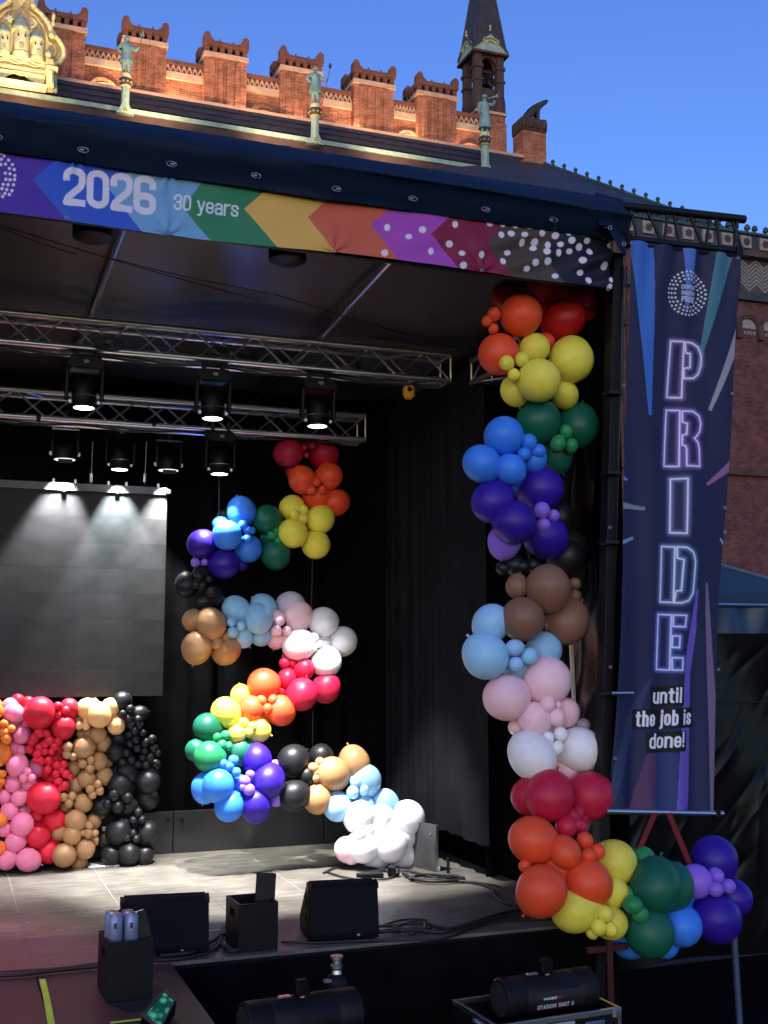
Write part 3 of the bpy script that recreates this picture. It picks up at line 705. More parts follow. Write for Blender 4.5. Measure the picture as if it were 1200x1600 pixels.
for ax in range(4):              # parapet walls below and arched heads above the openings
    ca, sa = [(0,-1),(1,0),(0,1),(-1,0)][ax]
    def rot(u, d): return (TX + (u if ca == 0 else ca*d), TY + (sa*d if ca == 0 else u))
    n = 10; r = hw-.5*ks
    poly = [(-r,z_ev-.05),(-r,z_ar-.1)] + [(-r*math.cos(math.pi*k/n), z_ar-.1+r*math.sin(math.pi*k/n)) for k in range(n+1)] + [(r,z_ar-.1),(r,z_ev-.05)]
    for half in (poly[:2+n//2+1]+[(0,z_ev-.05)], [(0,z_ev-.05)]+poly[2+n//2:]):
        p3 = []
        for u, z in half:
            xx, yy = rot(u, hw-.12); p3.append((xx, yy, z))
        ex = (0, -sa*.3, 0) if ca == 0 else (-ca*.3, 0, 0)
        MB().prism(p3, ex).build('arch_head', 'stone_dark', tur)
    (xa, ya), (xb, yb) = rot(-r, hw-.15), rot(r, hw-.45)
    MB().box((min(xa,xb), min(ya,yb), z_br+.132), (max(xa,xb), max(ya,yb), z_op-.05)).build('parapet', 'stone_dark', tur)
MB().lathe((TX,TY,z_op+.25), [(.5*ks,0),(.45*ks,.1),(.3*ks,.55),(.1*ks,.7)], 14).build('bell', mat('bronze',(.02,.02,.018,1),.5,.6,vary=.2), tur, smooth=40)
MB().tube([(TX-.9*ks,TY,z_op+.98),(TX+.9*ks,TY,z_op+.98)], .08).build('bell_beam', 'stone_dark', tur)
ev = hw+.16; z_g = pz(80); z_gt = pz(48)
MB().box((TX-ev, TY-ev, z_ev-.08), (TX+ev, TY+ev, z_ev+.02)).build('eaves', 'stone_dark', tur)
spz = pz(-120)
b0 = ev-.09
MB().add([(TX-b0,TY-b0,z_ev+.02),(TX+b0,TY-b0,z_ev+.02),(TX+b0,TY+b0,z_ev+.02),(TX-b0,TY+b0,z_ev+.02),(TX,TY,spz)], [(0,1,4),(1,2,4),(2,3,4),(3,0,4)]).build('spire', mat('spire_slate',(.040,.034,.040,1),.6,vary=.3,scale=2,bump=.3,bscale=6), tur)
for sx, sy in ((-1,-1),(1,-1),(1,1),(-1,1)):
    MB().tube([(TX+sx*b0,TY+sy*b0,z_ev+.04),(TX,TY,spz)], .05, 6).build('spire_rib', 'spire_slate', tur)
gh = z_gt-z_ev
gp = [(-1,0.02),(-.98,.1),(-.62,.38),(-.45,.62),(-.12,.84),(0,1.0),(.12,.84),(.45,.62),(.62,.38),(.98,.1),(1,.02)]
for ax in range(4):
    ca, sa = [(0,-1),(1,0),(0,1),(-1,0)][ax]
    def rot(u, d, z): return (TX+u, TY+sa*d, z) if ca == 0 else (TX+ca*d, TY+u, z)
    ex = (0, -sa*.12, 0) if ca == 0 else (-ca*.12, 0, 0)
    gm = MB().prism([rot(u*(ev-.06), ev-.05, z_ev+.02+v*gh*.92) for u, v in gp], ex).build('gable', 'copper', tur)
    rim = [rot(u*(ev-.12), ev-.02, z_ev+.1+v*gh*.86) for u, v in gp]
    MB().tube(rim, .05, 6).build('gable_moulding', 'copper_dark', gm)
    for s_ in (.55, .3):
        MB().tube([rot(s_*.8*math.cos(t)*(ev), ev-.01, z_ev+.32+gh*.42*s_*1.1*(1+math.sin(t))*.6) for t in np.linspace(-.4, 3.54, 14)], .035, 5).build('gable_scroll', 'gilt', gm)
    MB().lathe(rot(0, ev-.08, z_ev+gh*.93), [(.04,0),(.07,.08),(.02,.16),(.06,.24),(.015,.33)], 7).build('finial', 'gilt', gm)

# ------------------------------------------------------------------ bear on its pier
bq = P(820,252,Y=41.6); BX, BY, BZ = bq[0]+.2, 41.6, bq[2]-.4
pier = thing('bear_pier', 'brick pier carrying a dark bear statue right of the turret', 'statue', (BX,BY,BZ))
zt_ = P(835,192,Y=BY)[2]
xl, xr_ = P(808,215,Y=BY)[0], P(846,215,Y=BY)[0]
MB().box((xl+.06, BY-.4, BZ-.5), (xr_, BY+.5, P(830,212,Y=BY)[2])).build('pier', 'brick_lit', pier)
MB().prism([(xl+.06,BY-.35,BZ-.3),(xl-.75,BY-.35,BZ-.3),(xl-.5,BY-.35,BZ+.35),(xl+.06,BY-.35,BZ+.85)], (0,.7,0)).build('buttress', 'brick_lit', pier)
MB().box((xl, BY-.46, P(830,212,Y=BY)[2]+.003), (xr_+.05, BY+.55, zt_)).build('cap_stone', 'stone_dark', pier, bevel=.08)
for k in range(4): MB().lathe((xl+.1+k*(xr_-xl)/3.6, BY-.45, zt_-.5), [(.11,0),(.13,.25),(.08,.45)], 8).build('cap_baluster', 'stone_dark', pier, smooth=True)
MB().box((xl-.05,BY-.44,BZ-.55),(xr_+.14,BY+.54,BZ-.3)).build('plinth', 'stone_dark', pier)
def bp_(x, y, dy=0): q = P(x, y, Y=BY); return (q[0], BY+dy, q[2])
skin('bear', [bp_(821,184), bp_(829,175), bp_(837,168), bp_(846,163), bp_(851,160), bp_(856,157),
              bp_(838,178,-.14), bp_(838,191,-.16), bp_(839,178,.16), bp_(840,191,.18),
              bp_(817,192,-.15), bp_(814,203,-.18), bp_(818,192,.17), bp_(815,203,.2)],
     [(0,1),(1,2),(2,3),(3,4),(4,5),(2,6),(6,7),(2,8),(8,9),(0,10),(10,11),(0,12),(12,13)],
     [.24,.23,.19,.13,.12,.06,.09,.075,.09,.075,.13,.10,.13,.10], mat('bear_bronze',(.05,.042,.03,1),.6,.3,vary=.4,scale=6), pier, 1)

# ------------------------------------------------------------------ watchmen statues on the roof edge
mat('verdigris', srgb(130,164,166), .65, vary=.25, scale=4)
mat('verdigris_dark', srgb(66,84,88), .65, vary=.3, scale=4)
def watchman(px, py, label, pose):
    q = P(px, py, Y=YG-.35); B = np.array((q[0], YG-.35, q[2])); u = (P(px, py-120, Y=YG-.35)[2]-q[2])/120         # u: metres per pixel here
    t = thing('watchman_statue', label, 'statue', B, group='watchmen statues along the roof edge')
    def at(x, z, y=0): return B + np.array((x*u, y*u, z*u))
    gm = MB().prism([at(-13,0,-4), at(13,0,-4), at(1.2,21,-4), at(-1.2,21,-4)], (0,8*u,0)).build('gable_base', 'copper', t)
    MB().prism([at(-6,2.5,-4.6), at(6,2.5,-4.6), at(0,13,-4.6)], (0,.5*u,0)).build('gable_field', 'gilt_bright', gm)
    for dx_ in (-2,2): MB().lathe(at(dx_,5,-5), [(1.3*u,-.3*u),(1.3*u,.1*u)], 8, 'y').build('gable_hole', 'hole', gm)
    MB().lathe(at(0,7.5,-5), [(1.2*u,-.3*u),(1.2*u,.1*u)], 8, 'y').build('gable_hole', 'hole', gm)
    MB().lathe(at(0,20,-3), [(1.*u,0),(1.6*u,2*u),(.6*u,3.2*u),(1.4*u,4.4*u),(.3*u,5.6*u)], 8).build('gable_finial', 'stone_dark', gm)
    MB().lathe(at(0,8), [(6.2*u,0),(6.2*u,34*u)], 8).build('column', 'copper', t, smooth=30)
    MB().lathe(at(0,42), [(6.5*u,0),(8*u,1.2*u),(8*u,2*u),(7.2*u,2.6*u)], 14).build('collar', 'gilt', t, smooth=40)
    cp_ = MB().lathe(at(0,44.6), [(7*u,0),(9*u,4*u),(10*u,8*u),(9*u,10*u),(8.2*u,11*u)], 14).build('capital', 'stone_dark', t, smooth=40)
    for k in range(9):
        a = 2*math.pi*k/9; MB().lathe(at(9.2*math.cos(a),49,9.2*math.sin(a)), [(.3*u,-1.6*u),(1.9*u,0),(.3*u,1.8*u)], 7).build('capital_leaf', 'copper' if k % 2 else 'gilt', cp_, smooth=True)
    MB().lathe(at(0,55.6), [(8*u,0),(8.6*u,1*u),(7.8*u,4*u),(7.6*u,6.2*u)], 14).build('abacus', 'gilt_bright', t, smooth=40)
    f0 = 62
    long_ = pose == 'horn'
    # figure: legs, trunk, head, arms as one skinned body
    vs = [at(0,f0+26), at(-3.4,f0+18), at(-3.6,f0+9), at(-4,f0+1.5), at(-4.2,f0+.8,-4), at(3.4,f0+18), at(3.8,f0+9), at(4.0,f0+1.5), at(4.6,f0+.8,-4),
          at(0,f0+36), at(0,f0+45), at(0,f0+50), at(.4,f0+53.5,-.8), at(.4,f0+57.5,-.5)]
    es = [(0,1),(1,2),(2,3),(3,4),(0,5),(5,6),(6,7),(7,8),(0,9),(9,10),(10,11),(11,12),(12,13)]
    rs = [6.5,4,3,2.4,1.5,4,3,2.4,1.5,6.2,(6.5),2.6,3.3,2.8]
    if pose == 'halberd' or pose == 'mace':
        ar = [at(-7,f0+46), at(-14.5,f0+38,-2), at(-8,f0+31,-4.5), at(7,f0+46), at(13,f0+38,-4), at(18.5,f0+44,-7)]
    else:
        ar = [at(-7,f0+46), at(-10,f0+36,-1), at(-8,f0+28,-4), at(7,f0+46), at(12,f0+44,-6), at(12.5,f0+49,-11)]
    i0 = len(vs); vs += ar; es += [(10,i0),(i0,i0+1),(i0+1,i0+2),(10,i0+3),(i0+3,i0+4),(i0+4,i0+5)]; rs += [3.6,2.8,1.9,3.6,2.8,1.9]
    skin('figure', vs, es, [r*u*.92 for r in rs], 'verdigris', t, 1)
    hem = f0 + (7 if long_ else 19)
    MB().lathe(at(0,hem), [(7*u,0),((9.3 if long_ else 10.5)*u,.4*u),(8*u,(f0+34-hem)*.6*u),(6.6*u,(f0+34-hem)*u),(7.0*u,(f0+40-hem)*u),(7.3*u,(f0+46-hem)*u),(4*u,(f0+49-hem)*u)], 14).build('coat', 'verdigris', t, smooth=50)
    MB().lathe(at(.4,f0+57,-.4), [(3.6*u,-3.*u),(5.2*u,-1.2*u),(3.9*u,-.4*u),(3.6*u,2.2*u),(1.2*u,4*u)], 12).build('hat', 'verdigris', t, smooth=50)
    if pose == 'halberd':
        MB().tube([at(12,f0+6,-7), at(18.6,f0+45,-7), at(22,f0+66,-7)], .55*u, 6).build('staff', 'verdigris_dark', t)
        MB().prism([at(20.6,f0+60,-7), at(25.5,f0+63,-7), at(23.5,f0+66,-7), at(22.6,f0+73,-7), at(21.3,f0+66,-7), at(18.5,f0+65,-7)], (0,.6*u,0)).build('halberd_blade', 'verdigris', t)
    elif pose == 'mace':
        MB().tube([at(9,f0+0,-7), at(18.2,f0+45,-7), at(20.5,f0+58,-7)], .5*u, 6).build('staff', 'verdigris_dark', t)
        MB().lathe(at(20.8,f0+57,-7), [(.5*u,0),(2.4*u,3*u),(2.2*u,6*u),(.4*u,9.5*u)], 10).build('mace_head', 'copper_dark', t, smooth=True)
    else:
        MB().lathe((0,0,0), [(.5*u,0),(.8*u,6*u),(1.5*u,12*u),(3.2*u,15.5*u)], 12, 'x').build('horn', 'verdigris', t, smooth=50)
        hn = t.children[-1]; hn.matrix_parent_inverse = Matrix.Identity(4); d = at(3,f0+53,-5)-B; hn.location = d; hn.rotation_euler = (0,-.25,-.35)
watchman(195, 179, 'green copper watchman statue holding a halberd, beside the gilded crest', 'halberd')
watchman(492, 226, 'green copper watchman statue with a knobbed staff, hand on hip', 'mace')
watchman(758, 271, 'green copper watchman statue blowing a horn in front of the turret', 'horn')

# ------------------------------------------------------------------ gilded crest with the three towers
YK = 39.4; uK = (P(40,30,Y=YK)[2]-P(40,130,Y=YK)[2])/100
cq = P(85,150,Y=YK); K0 = np.array(P(40,75,Y=YK))
crest = thing('crest_gable', 'gilded crest relief with three towers, star and moon at the roof edge', 'crest', (K0[0], YK, P(40,140,Y=YK)[2]))
def kp(px, py, dy=0.0):
    q = P(px, py, Y=YK); return np.array((q[0], YK+dy, q[2]))
S9 = 1/8.571
def zk(x, y, dy=0.0): return kp(x*S9, y*S9, dy)
def mirror(pts, c):   # mirror picture points about the crest axis (slope follows the roof line)
    return [(2*c-x, y-.17*2*(x-c)) for x, y in reversed(pts)]
half = [(280,-120),(380,-80),(440,0),(450,120),(560,210),(650,330),(710,470),(790,560),(850,660),(855,760),(800,850),(720,880),(700,1010)]
full = [(280,-160)] + half[1:] + mirror(half[1:], 275)[0:]
field = MB(); pl = [zk(x,y) for x, y in half[1:]] + [zk(x,y) for x, y in mirror(half[1:], 275)]
field.prism(pl, (0,.35,0)); field.build('field', 'crest_field', crest)
rimp = [zk(x,y,-.08) for x, y in half]; MB().tube(rimp, .085, 8).build('rim_moulding', 'gilt_bright', crest, smooth=True)
MB().tube([zk(x,y,-.08) for x, y in mirror(half, 275)], .085, 8).build('rim_moulding', 'gilt_bright', crest, smooth=True)
inn = [(380,160),(480,230),(560,340),(620,470),(640,570),(720,620),(755,690),(720,760),(690,790)]
MB().tube([zk(x,y,-.05) for x, y in inn], .045, 8).build('inner_moulding', 'gilt', crest, smooth=True)
MB().tube([zk(x,y,-.05) for x, y in mirror(inn, 275)], .045, 8).build('inner_moulding', 'gilt', crest, smooth=True)
for (x, y, r) in ((120,40,.10),(445,110,.11),(690,510,.12),(645,760,.12),(715,250,.07)):
    MB().lathe(zk(x,y,-.18), [(r*.5,-.1),(r,0),(r*.4,.12)], 9, 'y').build('rosette', 'gilt_bright', crest, smooth=True)
ht = [(240,30),(285,100),(335,30),(310,15),(285,35),(262,15)]
MB().prism([zk(x,y,-.02) for x, y in ht], (0,-.12,0)).build('heart', 'gilt_bright', crest)
mat('crest_pale', srgb(196,200,160), .6, vary=.2, scale=5)
def ctower(cx, x0, x1, yb, ybody, yroof0, apex):
    w_ = (x1-x0)/2; A, B = zk(cx, yb, -.1), zk(cx, ybody, -.1); R = w_*S9*uK
    sh_ = lambda x: .17*(x-cx)
    MB().lathe(A+(0,.0,0), [(R*1.12,0),(R*1.12,(B[2]-A[2])*.18),(R,(B[2]-A[2])*.2),(R,(B[2]-A[2]))], 14).build('tower_body', 'crest_pale', crest, smooth=30)
    C = zk(cx, yroof0, -.1); D = zk(cx, apex, -.1)
    rf = MB().lathe(C, [(R*1.2,-.03),(R*1.25,0),(R*.06,D[2]-C[2])], 8).build('tower_roof', mat('crest_roof', srgb(158,180,166), .6, vary=.2, scale=6), crest)
    MB().lathe(C, [(R*1.18,-.10),(R*1.18,-.035)], 14).build('parapet_ring', 'gilt_bright', crest)
    for sx in (-.45,.45):
        q = A+(sx*R,-R*.95,(B[2]-A[2])*.7); MB().lathe(q, [(.03,-.05),(.03,.02)], 6, 'y').build('loop_hole', 'hole', crest)
    n = 8; q = A+(0,-R*1.16,(B[2]-A[2])*.25); s = R*.3
    MB().prism([(q[0]-s,q[1],q[2]),(q[0]+s,q[1],q[2])]+[(q[0]+s*math.cos(math.pi*k/n),q[1],q[2]+s*1.4+s*math.sin(math.pi*k/n)) for k in range(n+1)], (0,.1,0)).build('door', 'crest_field', crest)
ctower(275, 180, 370, 815, 420, 415, 215)
ctower(55, -10, 120, 770, 470, 455, 330)
ctower(495, 420, 570, 850, 555, 545, 415)
q = zk(130,270,-.03); st_ = []
for k in range(12):
    r = (.15 if k % 2 == 0 else .075); a = math.pi*k/6; st_.append(q+(r*math.cos(a), 0, r*math.sin(a)))
MB().prism(st_, (0,-.1,0)).build('star', 'crest_pale', crest)
q = zk(425,320,-.03); cs = [q+(.42*math.cos(a),0,.42*math.sin(a)) for a in np.linspace(-2.3, 2.3, 14)] + [q+(-.10+.34*math.cos(a),0,.34*math.sin(a)) for a in np.linspace(2.0, -2.0, 12)]
cm = MB(); n2 = 14
outer = [q+(.17*math.cos(a),-.03,.17*math.sin(a)) for a in np.linspace(-2.3,2.3,16)]; inner = [q+(-.045+.13*math.cos(a),-.03,.14*math.sin(a)) for a in np.linspace(-2.2,2.2,16)]
cm.strip(outer, inner).build('crescent', 'crest_pale', crest)
for k, yo in enumerate((0, 34, 68)):
    pts = [zk(x, 800+yo+.17*(x-280)+14*math.sin(x/38.+k), -.12) for x in range(-60, 610, 12)]
    MB().tube(pts, .028, 6).build('wave', 'gilt_bright', crest, smooth=True)
MB().prism([zk(-60,770,-.02), zk(600,880,-.02), zk(600,985,-.02), zk(-60,870,-.02)], (0,-.06,0)).build('wave_panel', 'gilt', crest)
MB().prism([zk(-80,872,-.1), zk(605,985,-.1), zk(605,1012,-.1), zk(-80,898,-.1)], (0,-.12,0)).build('ledge', 'stone_pale', crest)
MB().prism([zk(-80,900,.1), zk(605,1012,.1), zk(605,1230,.1), zk(-80,1100,.1)], (0,.1,0)).build('base_panel', 'slate', crest)
sc_ = [(-40,1030),(60,1040),(130,1000),(190,985),(260,1020),(330,1020),(400,1080),(480,1110),(560,1160),(590,1210),(600,1010),(300,960),(-40,915)]
MB().prism([zk(x,y,.05) for x, y in sc_], (0,-.08,0)).build('scroll_frieze', 'crest_pale', crest)
MB().tube([zk(x,y,-.06) for x, y in sc_[:10]], .03, 6).build('scroll_edge', 'gilt_bright', crest, smooth=True)
MB().prism([zk(-80,1092,-.1), zk(612,1205,-.1), zk(612,1262,-.1), zk(-80,1160,-.1)], (0,-.3,0)).build('plinth', 'gilt_bright', crest)
MB().prism([zk(605,860,-.05), zk(700,876,-.05), zk(705,1255,-.05), zk(612,1240,-.05)], (0,-.4,0)).build('pilaster', 'gilt', crest)
MB().prism([zk(630,1030,-.46), zk(680,1038,-.46), zk(682,1200,-.46), zk(634,1192,-.46)], (0,-.05,0)).build('pilaster_panel', 'gilt_bright', crest)
MB().prism([zk(600,960,-.0), zk(760,985,-.0), zk(760,1030,-.0), zk(600,1010,-.0)], (0,-.5,0)).build('pilaster_cap', 'gilt_bright', crest)
MB().tube([zk(725,1040,-.2), zk(735,1270,-.2)], .07, 6).build('downpipe', 'copper', crest)
MB().lathe(zk(710,330,-.1), [(.05,-.1),(.07,0),(.035,.08),(.08,.16),(.02,.26),(.06,.33),(.01,.4)], 9).build('finial', 'gilt_bright', crest, smooth=True)
MB().lathe(zk(645,865,-.3), [(.11,0),(.09,.1),(.12,.2),(.04,.34)], 9).build('finial', 'gilt_bright', crest, smooth=True)

# floodlights that light the battlements and the crest, lying in the roof gutter out of sight
def flood(loc, aim, power, size, label, grp='roof floodlights'):
    t = thing('roof_floodlight', label, 'floodlight', loc, group=grp)
    l = Vector(loc); d = (Vector(aim)-l).normalized()
    MB().cbox((0,0,0), (.4,.3,.14), .03).build('housing', 'black_steel', t, local=True)
    MB().cbox((0,0,-.13), (.1,.1,.12), .01).build('bracket', 'steel', t, local=True)
    spot('beam', l+d*.15, aim, power, (1,.70,.42), size, 1.0, .2, t)
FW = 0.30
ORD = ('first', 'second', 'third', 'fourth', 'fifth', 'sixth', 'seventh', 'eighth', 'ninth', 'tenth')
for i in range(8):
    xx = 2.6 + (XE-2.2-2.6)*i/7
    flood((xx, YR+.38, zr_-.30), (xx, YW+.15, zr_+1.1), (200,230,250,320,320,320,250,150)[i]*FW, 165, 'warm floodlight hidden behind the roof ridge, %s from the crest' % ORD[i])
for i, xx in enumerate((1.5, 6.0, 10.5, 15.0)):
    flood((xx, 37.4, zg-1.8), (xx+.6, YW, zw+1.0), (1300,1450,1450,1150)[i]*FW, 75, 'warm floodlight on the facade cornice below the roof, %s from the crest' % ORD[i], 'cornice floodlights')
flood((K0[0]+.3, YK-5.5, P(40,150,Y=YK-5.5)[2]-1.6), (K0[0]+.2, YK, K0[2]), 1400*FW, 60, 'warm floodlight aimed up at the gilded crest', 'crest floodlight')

# ------------------------------------------------------------------ stage corner post, banner arm, banners
pT, pB = P(961,398,Y=7.0), P(938,1360,Y=7.0)
post = thing('corner_post', 'dark steel corner post of the stage right of the garland', 'post', (pB[0], 7.0, 0))
d_ = (pT-pB)/np.linalg.norm(pT-pB); pG = pB + d_*((0.02-pB[2])/d_[2])
def leaned(p0, p1, hx, hy): return MB().prism([p0+(-hx,-hy,0), p0+(hx,-hy,0), p0+(hx,hy,0), p0+(-hx,hy,0)], p1-p0)
leaned(pG, pT, .04, .05).build('column', 'black_paint', post, bevel=.006)
leaned(pG+(.052,.0,.8), pT+(.052,.0,0), .009, .045).build('side_rail', 'steel', post)
MB().box((pG[0]-.16,6.84,0),(pG[0]+.16,7.16,.02)).build('base_plate', 'black_steel', post)
for y in (615, 740, 848, 1083):
    q = P(962-(y-398)*.024, y, Y=6.93)
    MB().cbox(q, (.105,.115,.03), .006).build('clamp', 'black_steel', post)
    if y == 1083: MB().tube([q+(.0,-.08,0), q+(.16,-.10,0)], .014, 8).build('spigot', 'alu', post)
for k, dx_ in enumerate((.02, .05)):
    cable('post_cable', [pT+(dx_,-.07,-.1), pT+(dx_-.03,-.08,-1.2), pT+(dx_-.02,-.075,-2.4), pB+(dx_,-.07,.4)], .006, 'cable_rubber', None, post)
# arm truss
a1, a2 = P(974,329,Y=6.95), P(1163,344,Y=6.95); l1, l2 = P(978,378,Y=6.95), P(1150,396,Y=6.95)
zt_, zl = (a1[2]+P(1163,344,Y=6.95)[2])/2, (l1[2]+l2[2])/2
arm = thing('banner_arm', 'black flat truss arm sticking out of the stage to hold the tall banner', 'truss', (a1[0],6.95,zl))
A, B = np.array((a1[0]-.25,6.95,P(980,325,Y=6.95)[2])), np.array((a2[0],6.95,P(1163,343,Y=6.95)[2]))
Lw0, Lw1 = np.array((l1[0]-.25,6.95,l1[2]+.02)), np.array((l2[0]+.05,6.95,l2[2]+.02))
MB().tube([A,B], .032, 12).build('upper_chord', 'black_steel', arm, smooth=40)
MB().tube([Lw0,Lw1], .026, 12).build('lower_chord', 'black_steel', arm, smooth=40)
n = 7
for k in range(n):
    p = A+(B-A)*(k+.35)/n; q = Lw0+(Lw1-Lw0)*(k+1.1 if k % 2 == 0 else k-.1+.3)/n
    MB().tube([p, q], .012, 8).build('brace', 'black_steel', arm)
    if k % 2: MB().tube([p+(.05,0,0), Lw0+(Lw1-Lw0)*(k+.95)/n], .012, 8).build('brace', 'black_steel', arm)
for f_ in (.16, .95): MB().tube([A+(B-A)*f_, Lw0+(Lw1-Lw0)*f_], .016, 8).build('upright', 'black_steel', arm)
MB().tube([Lw0+(.2,-.03,-.05), Lw1+(.02,-.03,-.05)], .018, 8).build('banner_rod', 'black_steel', arm)
for f_ in (.2, .97): MB().cbox(Lw0+(Lw1-Lw0)*f_+(0,0,-.02), (.06,.09,.10), .01).build('clamp', 'black_plastic', arm)

# --- print painter
def seg_dist(p, a, b):
    ab = b-a; t = np.clip(((p-a)@ab)/(ab@ab+1e-12), 0, 1); return np.hypot(*(p-(a+t[:,None]*ab)).T)
def poly_in(p, poly):
    x, y = p[:,0], p[:,1]; ins = np.zeros(len(p), bool); n = len(poly)
    for i in range(n):
        (x1,y1),(x2,y2) = poly[i], poly[(i+1) % n]
        if y1 == y2: continue
        c = ((y1 > y) != (y2 > y)) & (x < (x2-x1)*(y-y1)/(y2-y1)+x1); ins ^= c
    return ins
class Paint:
    def __init__(s, px, base): s.p = px; s.c = np.tile(np.array(base[:3]), (len(px),1))
    def near(s, lo, hi): return np.where((s.p[:,0] >= lo[0]) & (s.p[:,0] <= hi[0]) & (s.p[:,1] >= lo[1]) & (s.p[:,1] <= hi[1]))[0]
    def poly(s, pts, col, a=1.0):
        pts = [tuple(q) for q in pts]; A = np.array(pts); i = s.near(A.min(0), A.max(0)); i = i[poly_in(s.p[i], pts)]
        s.c[i] = s.c[i]*(1-a)+np.array(col[:3])*a
    def dot(s, x, y, r, col, ry=None):
        ry = ry or r; i = s.near((x-r-1,y-ry-1),(x+r+1,y+ry+1)); d = np.hypot((s.p[i,0]-x)/r, (s.p[i,1]-y)/ry)
        k = np.clip((1.06-d)/.2, 0, 1)[:,None]; s.c[i] = s.c[i]*(1-k)+np.array(col[:3])*k
    def stroke(s, lines, hw, col, aa=.35, glow=0.0, gcol=None, ga=.6):
        allp = np.concatenate([np.array(l, float) for l in lines]); m = hw+glow+1; i = s.near(allp.min(0)-m, allp.max(0)+m)
        if not len(i): return
        p = s.p[i]; d = np.full(len(i), 1e9)
        for l in lines:
            l = np.array(l, float)
            nl = len(l)-1; shut = np.hypot(*(l[0]-l[-1])) < 1e-6
            for k_ in range(nl):
                a, b = l[k_], l[k_+1]; dd = seg_dist(p, a, b)
                if not shut and (k_ == 0 or k_ == nl-1):       # square ends
                    ab = (b-a)/(np.linalg.norm(b-a)+1e-12); along = (p-a)@ab; L_ = np.linalg.norm(b-a); perp = np.abs((p-a)@np.array((-ab[1],ab[0])))
                    if k_ == 0: dd = np.where((along < 0) & (along > -hw), perp, dd); 
                    if k_ == nl-1: dd = np.where((along > L_) & (along < L_+hw), perp, dd)
                d = np.minimum(d, dd)
        if glow:
            k = (np.clip(1-(d-hw)/glow, 0, 1)**2*ga)[:,None]; s.c[i] = s.c[i]*(1-k)+np.array(gcol[:3])*k
        k = np.clip((hw-d)/aa+.5, 0, 1)[:,None]; s.c[i] = s.c[i]*(1-k)+np.array(col[:3])*k
def arc(cx, cy, rx, ry, a0, a1, n=9): return [(cx+rx*math.cos(rad(a)), cy+ry*math.sin(rad(a))) for a in np.linspace(a0, a1, n)]
def top(y, r=.2): return arc(.5, y, .5, r, 180, 0)
def bot(y, r=.2): return arc(.5, y, .5, r, 180, 360)
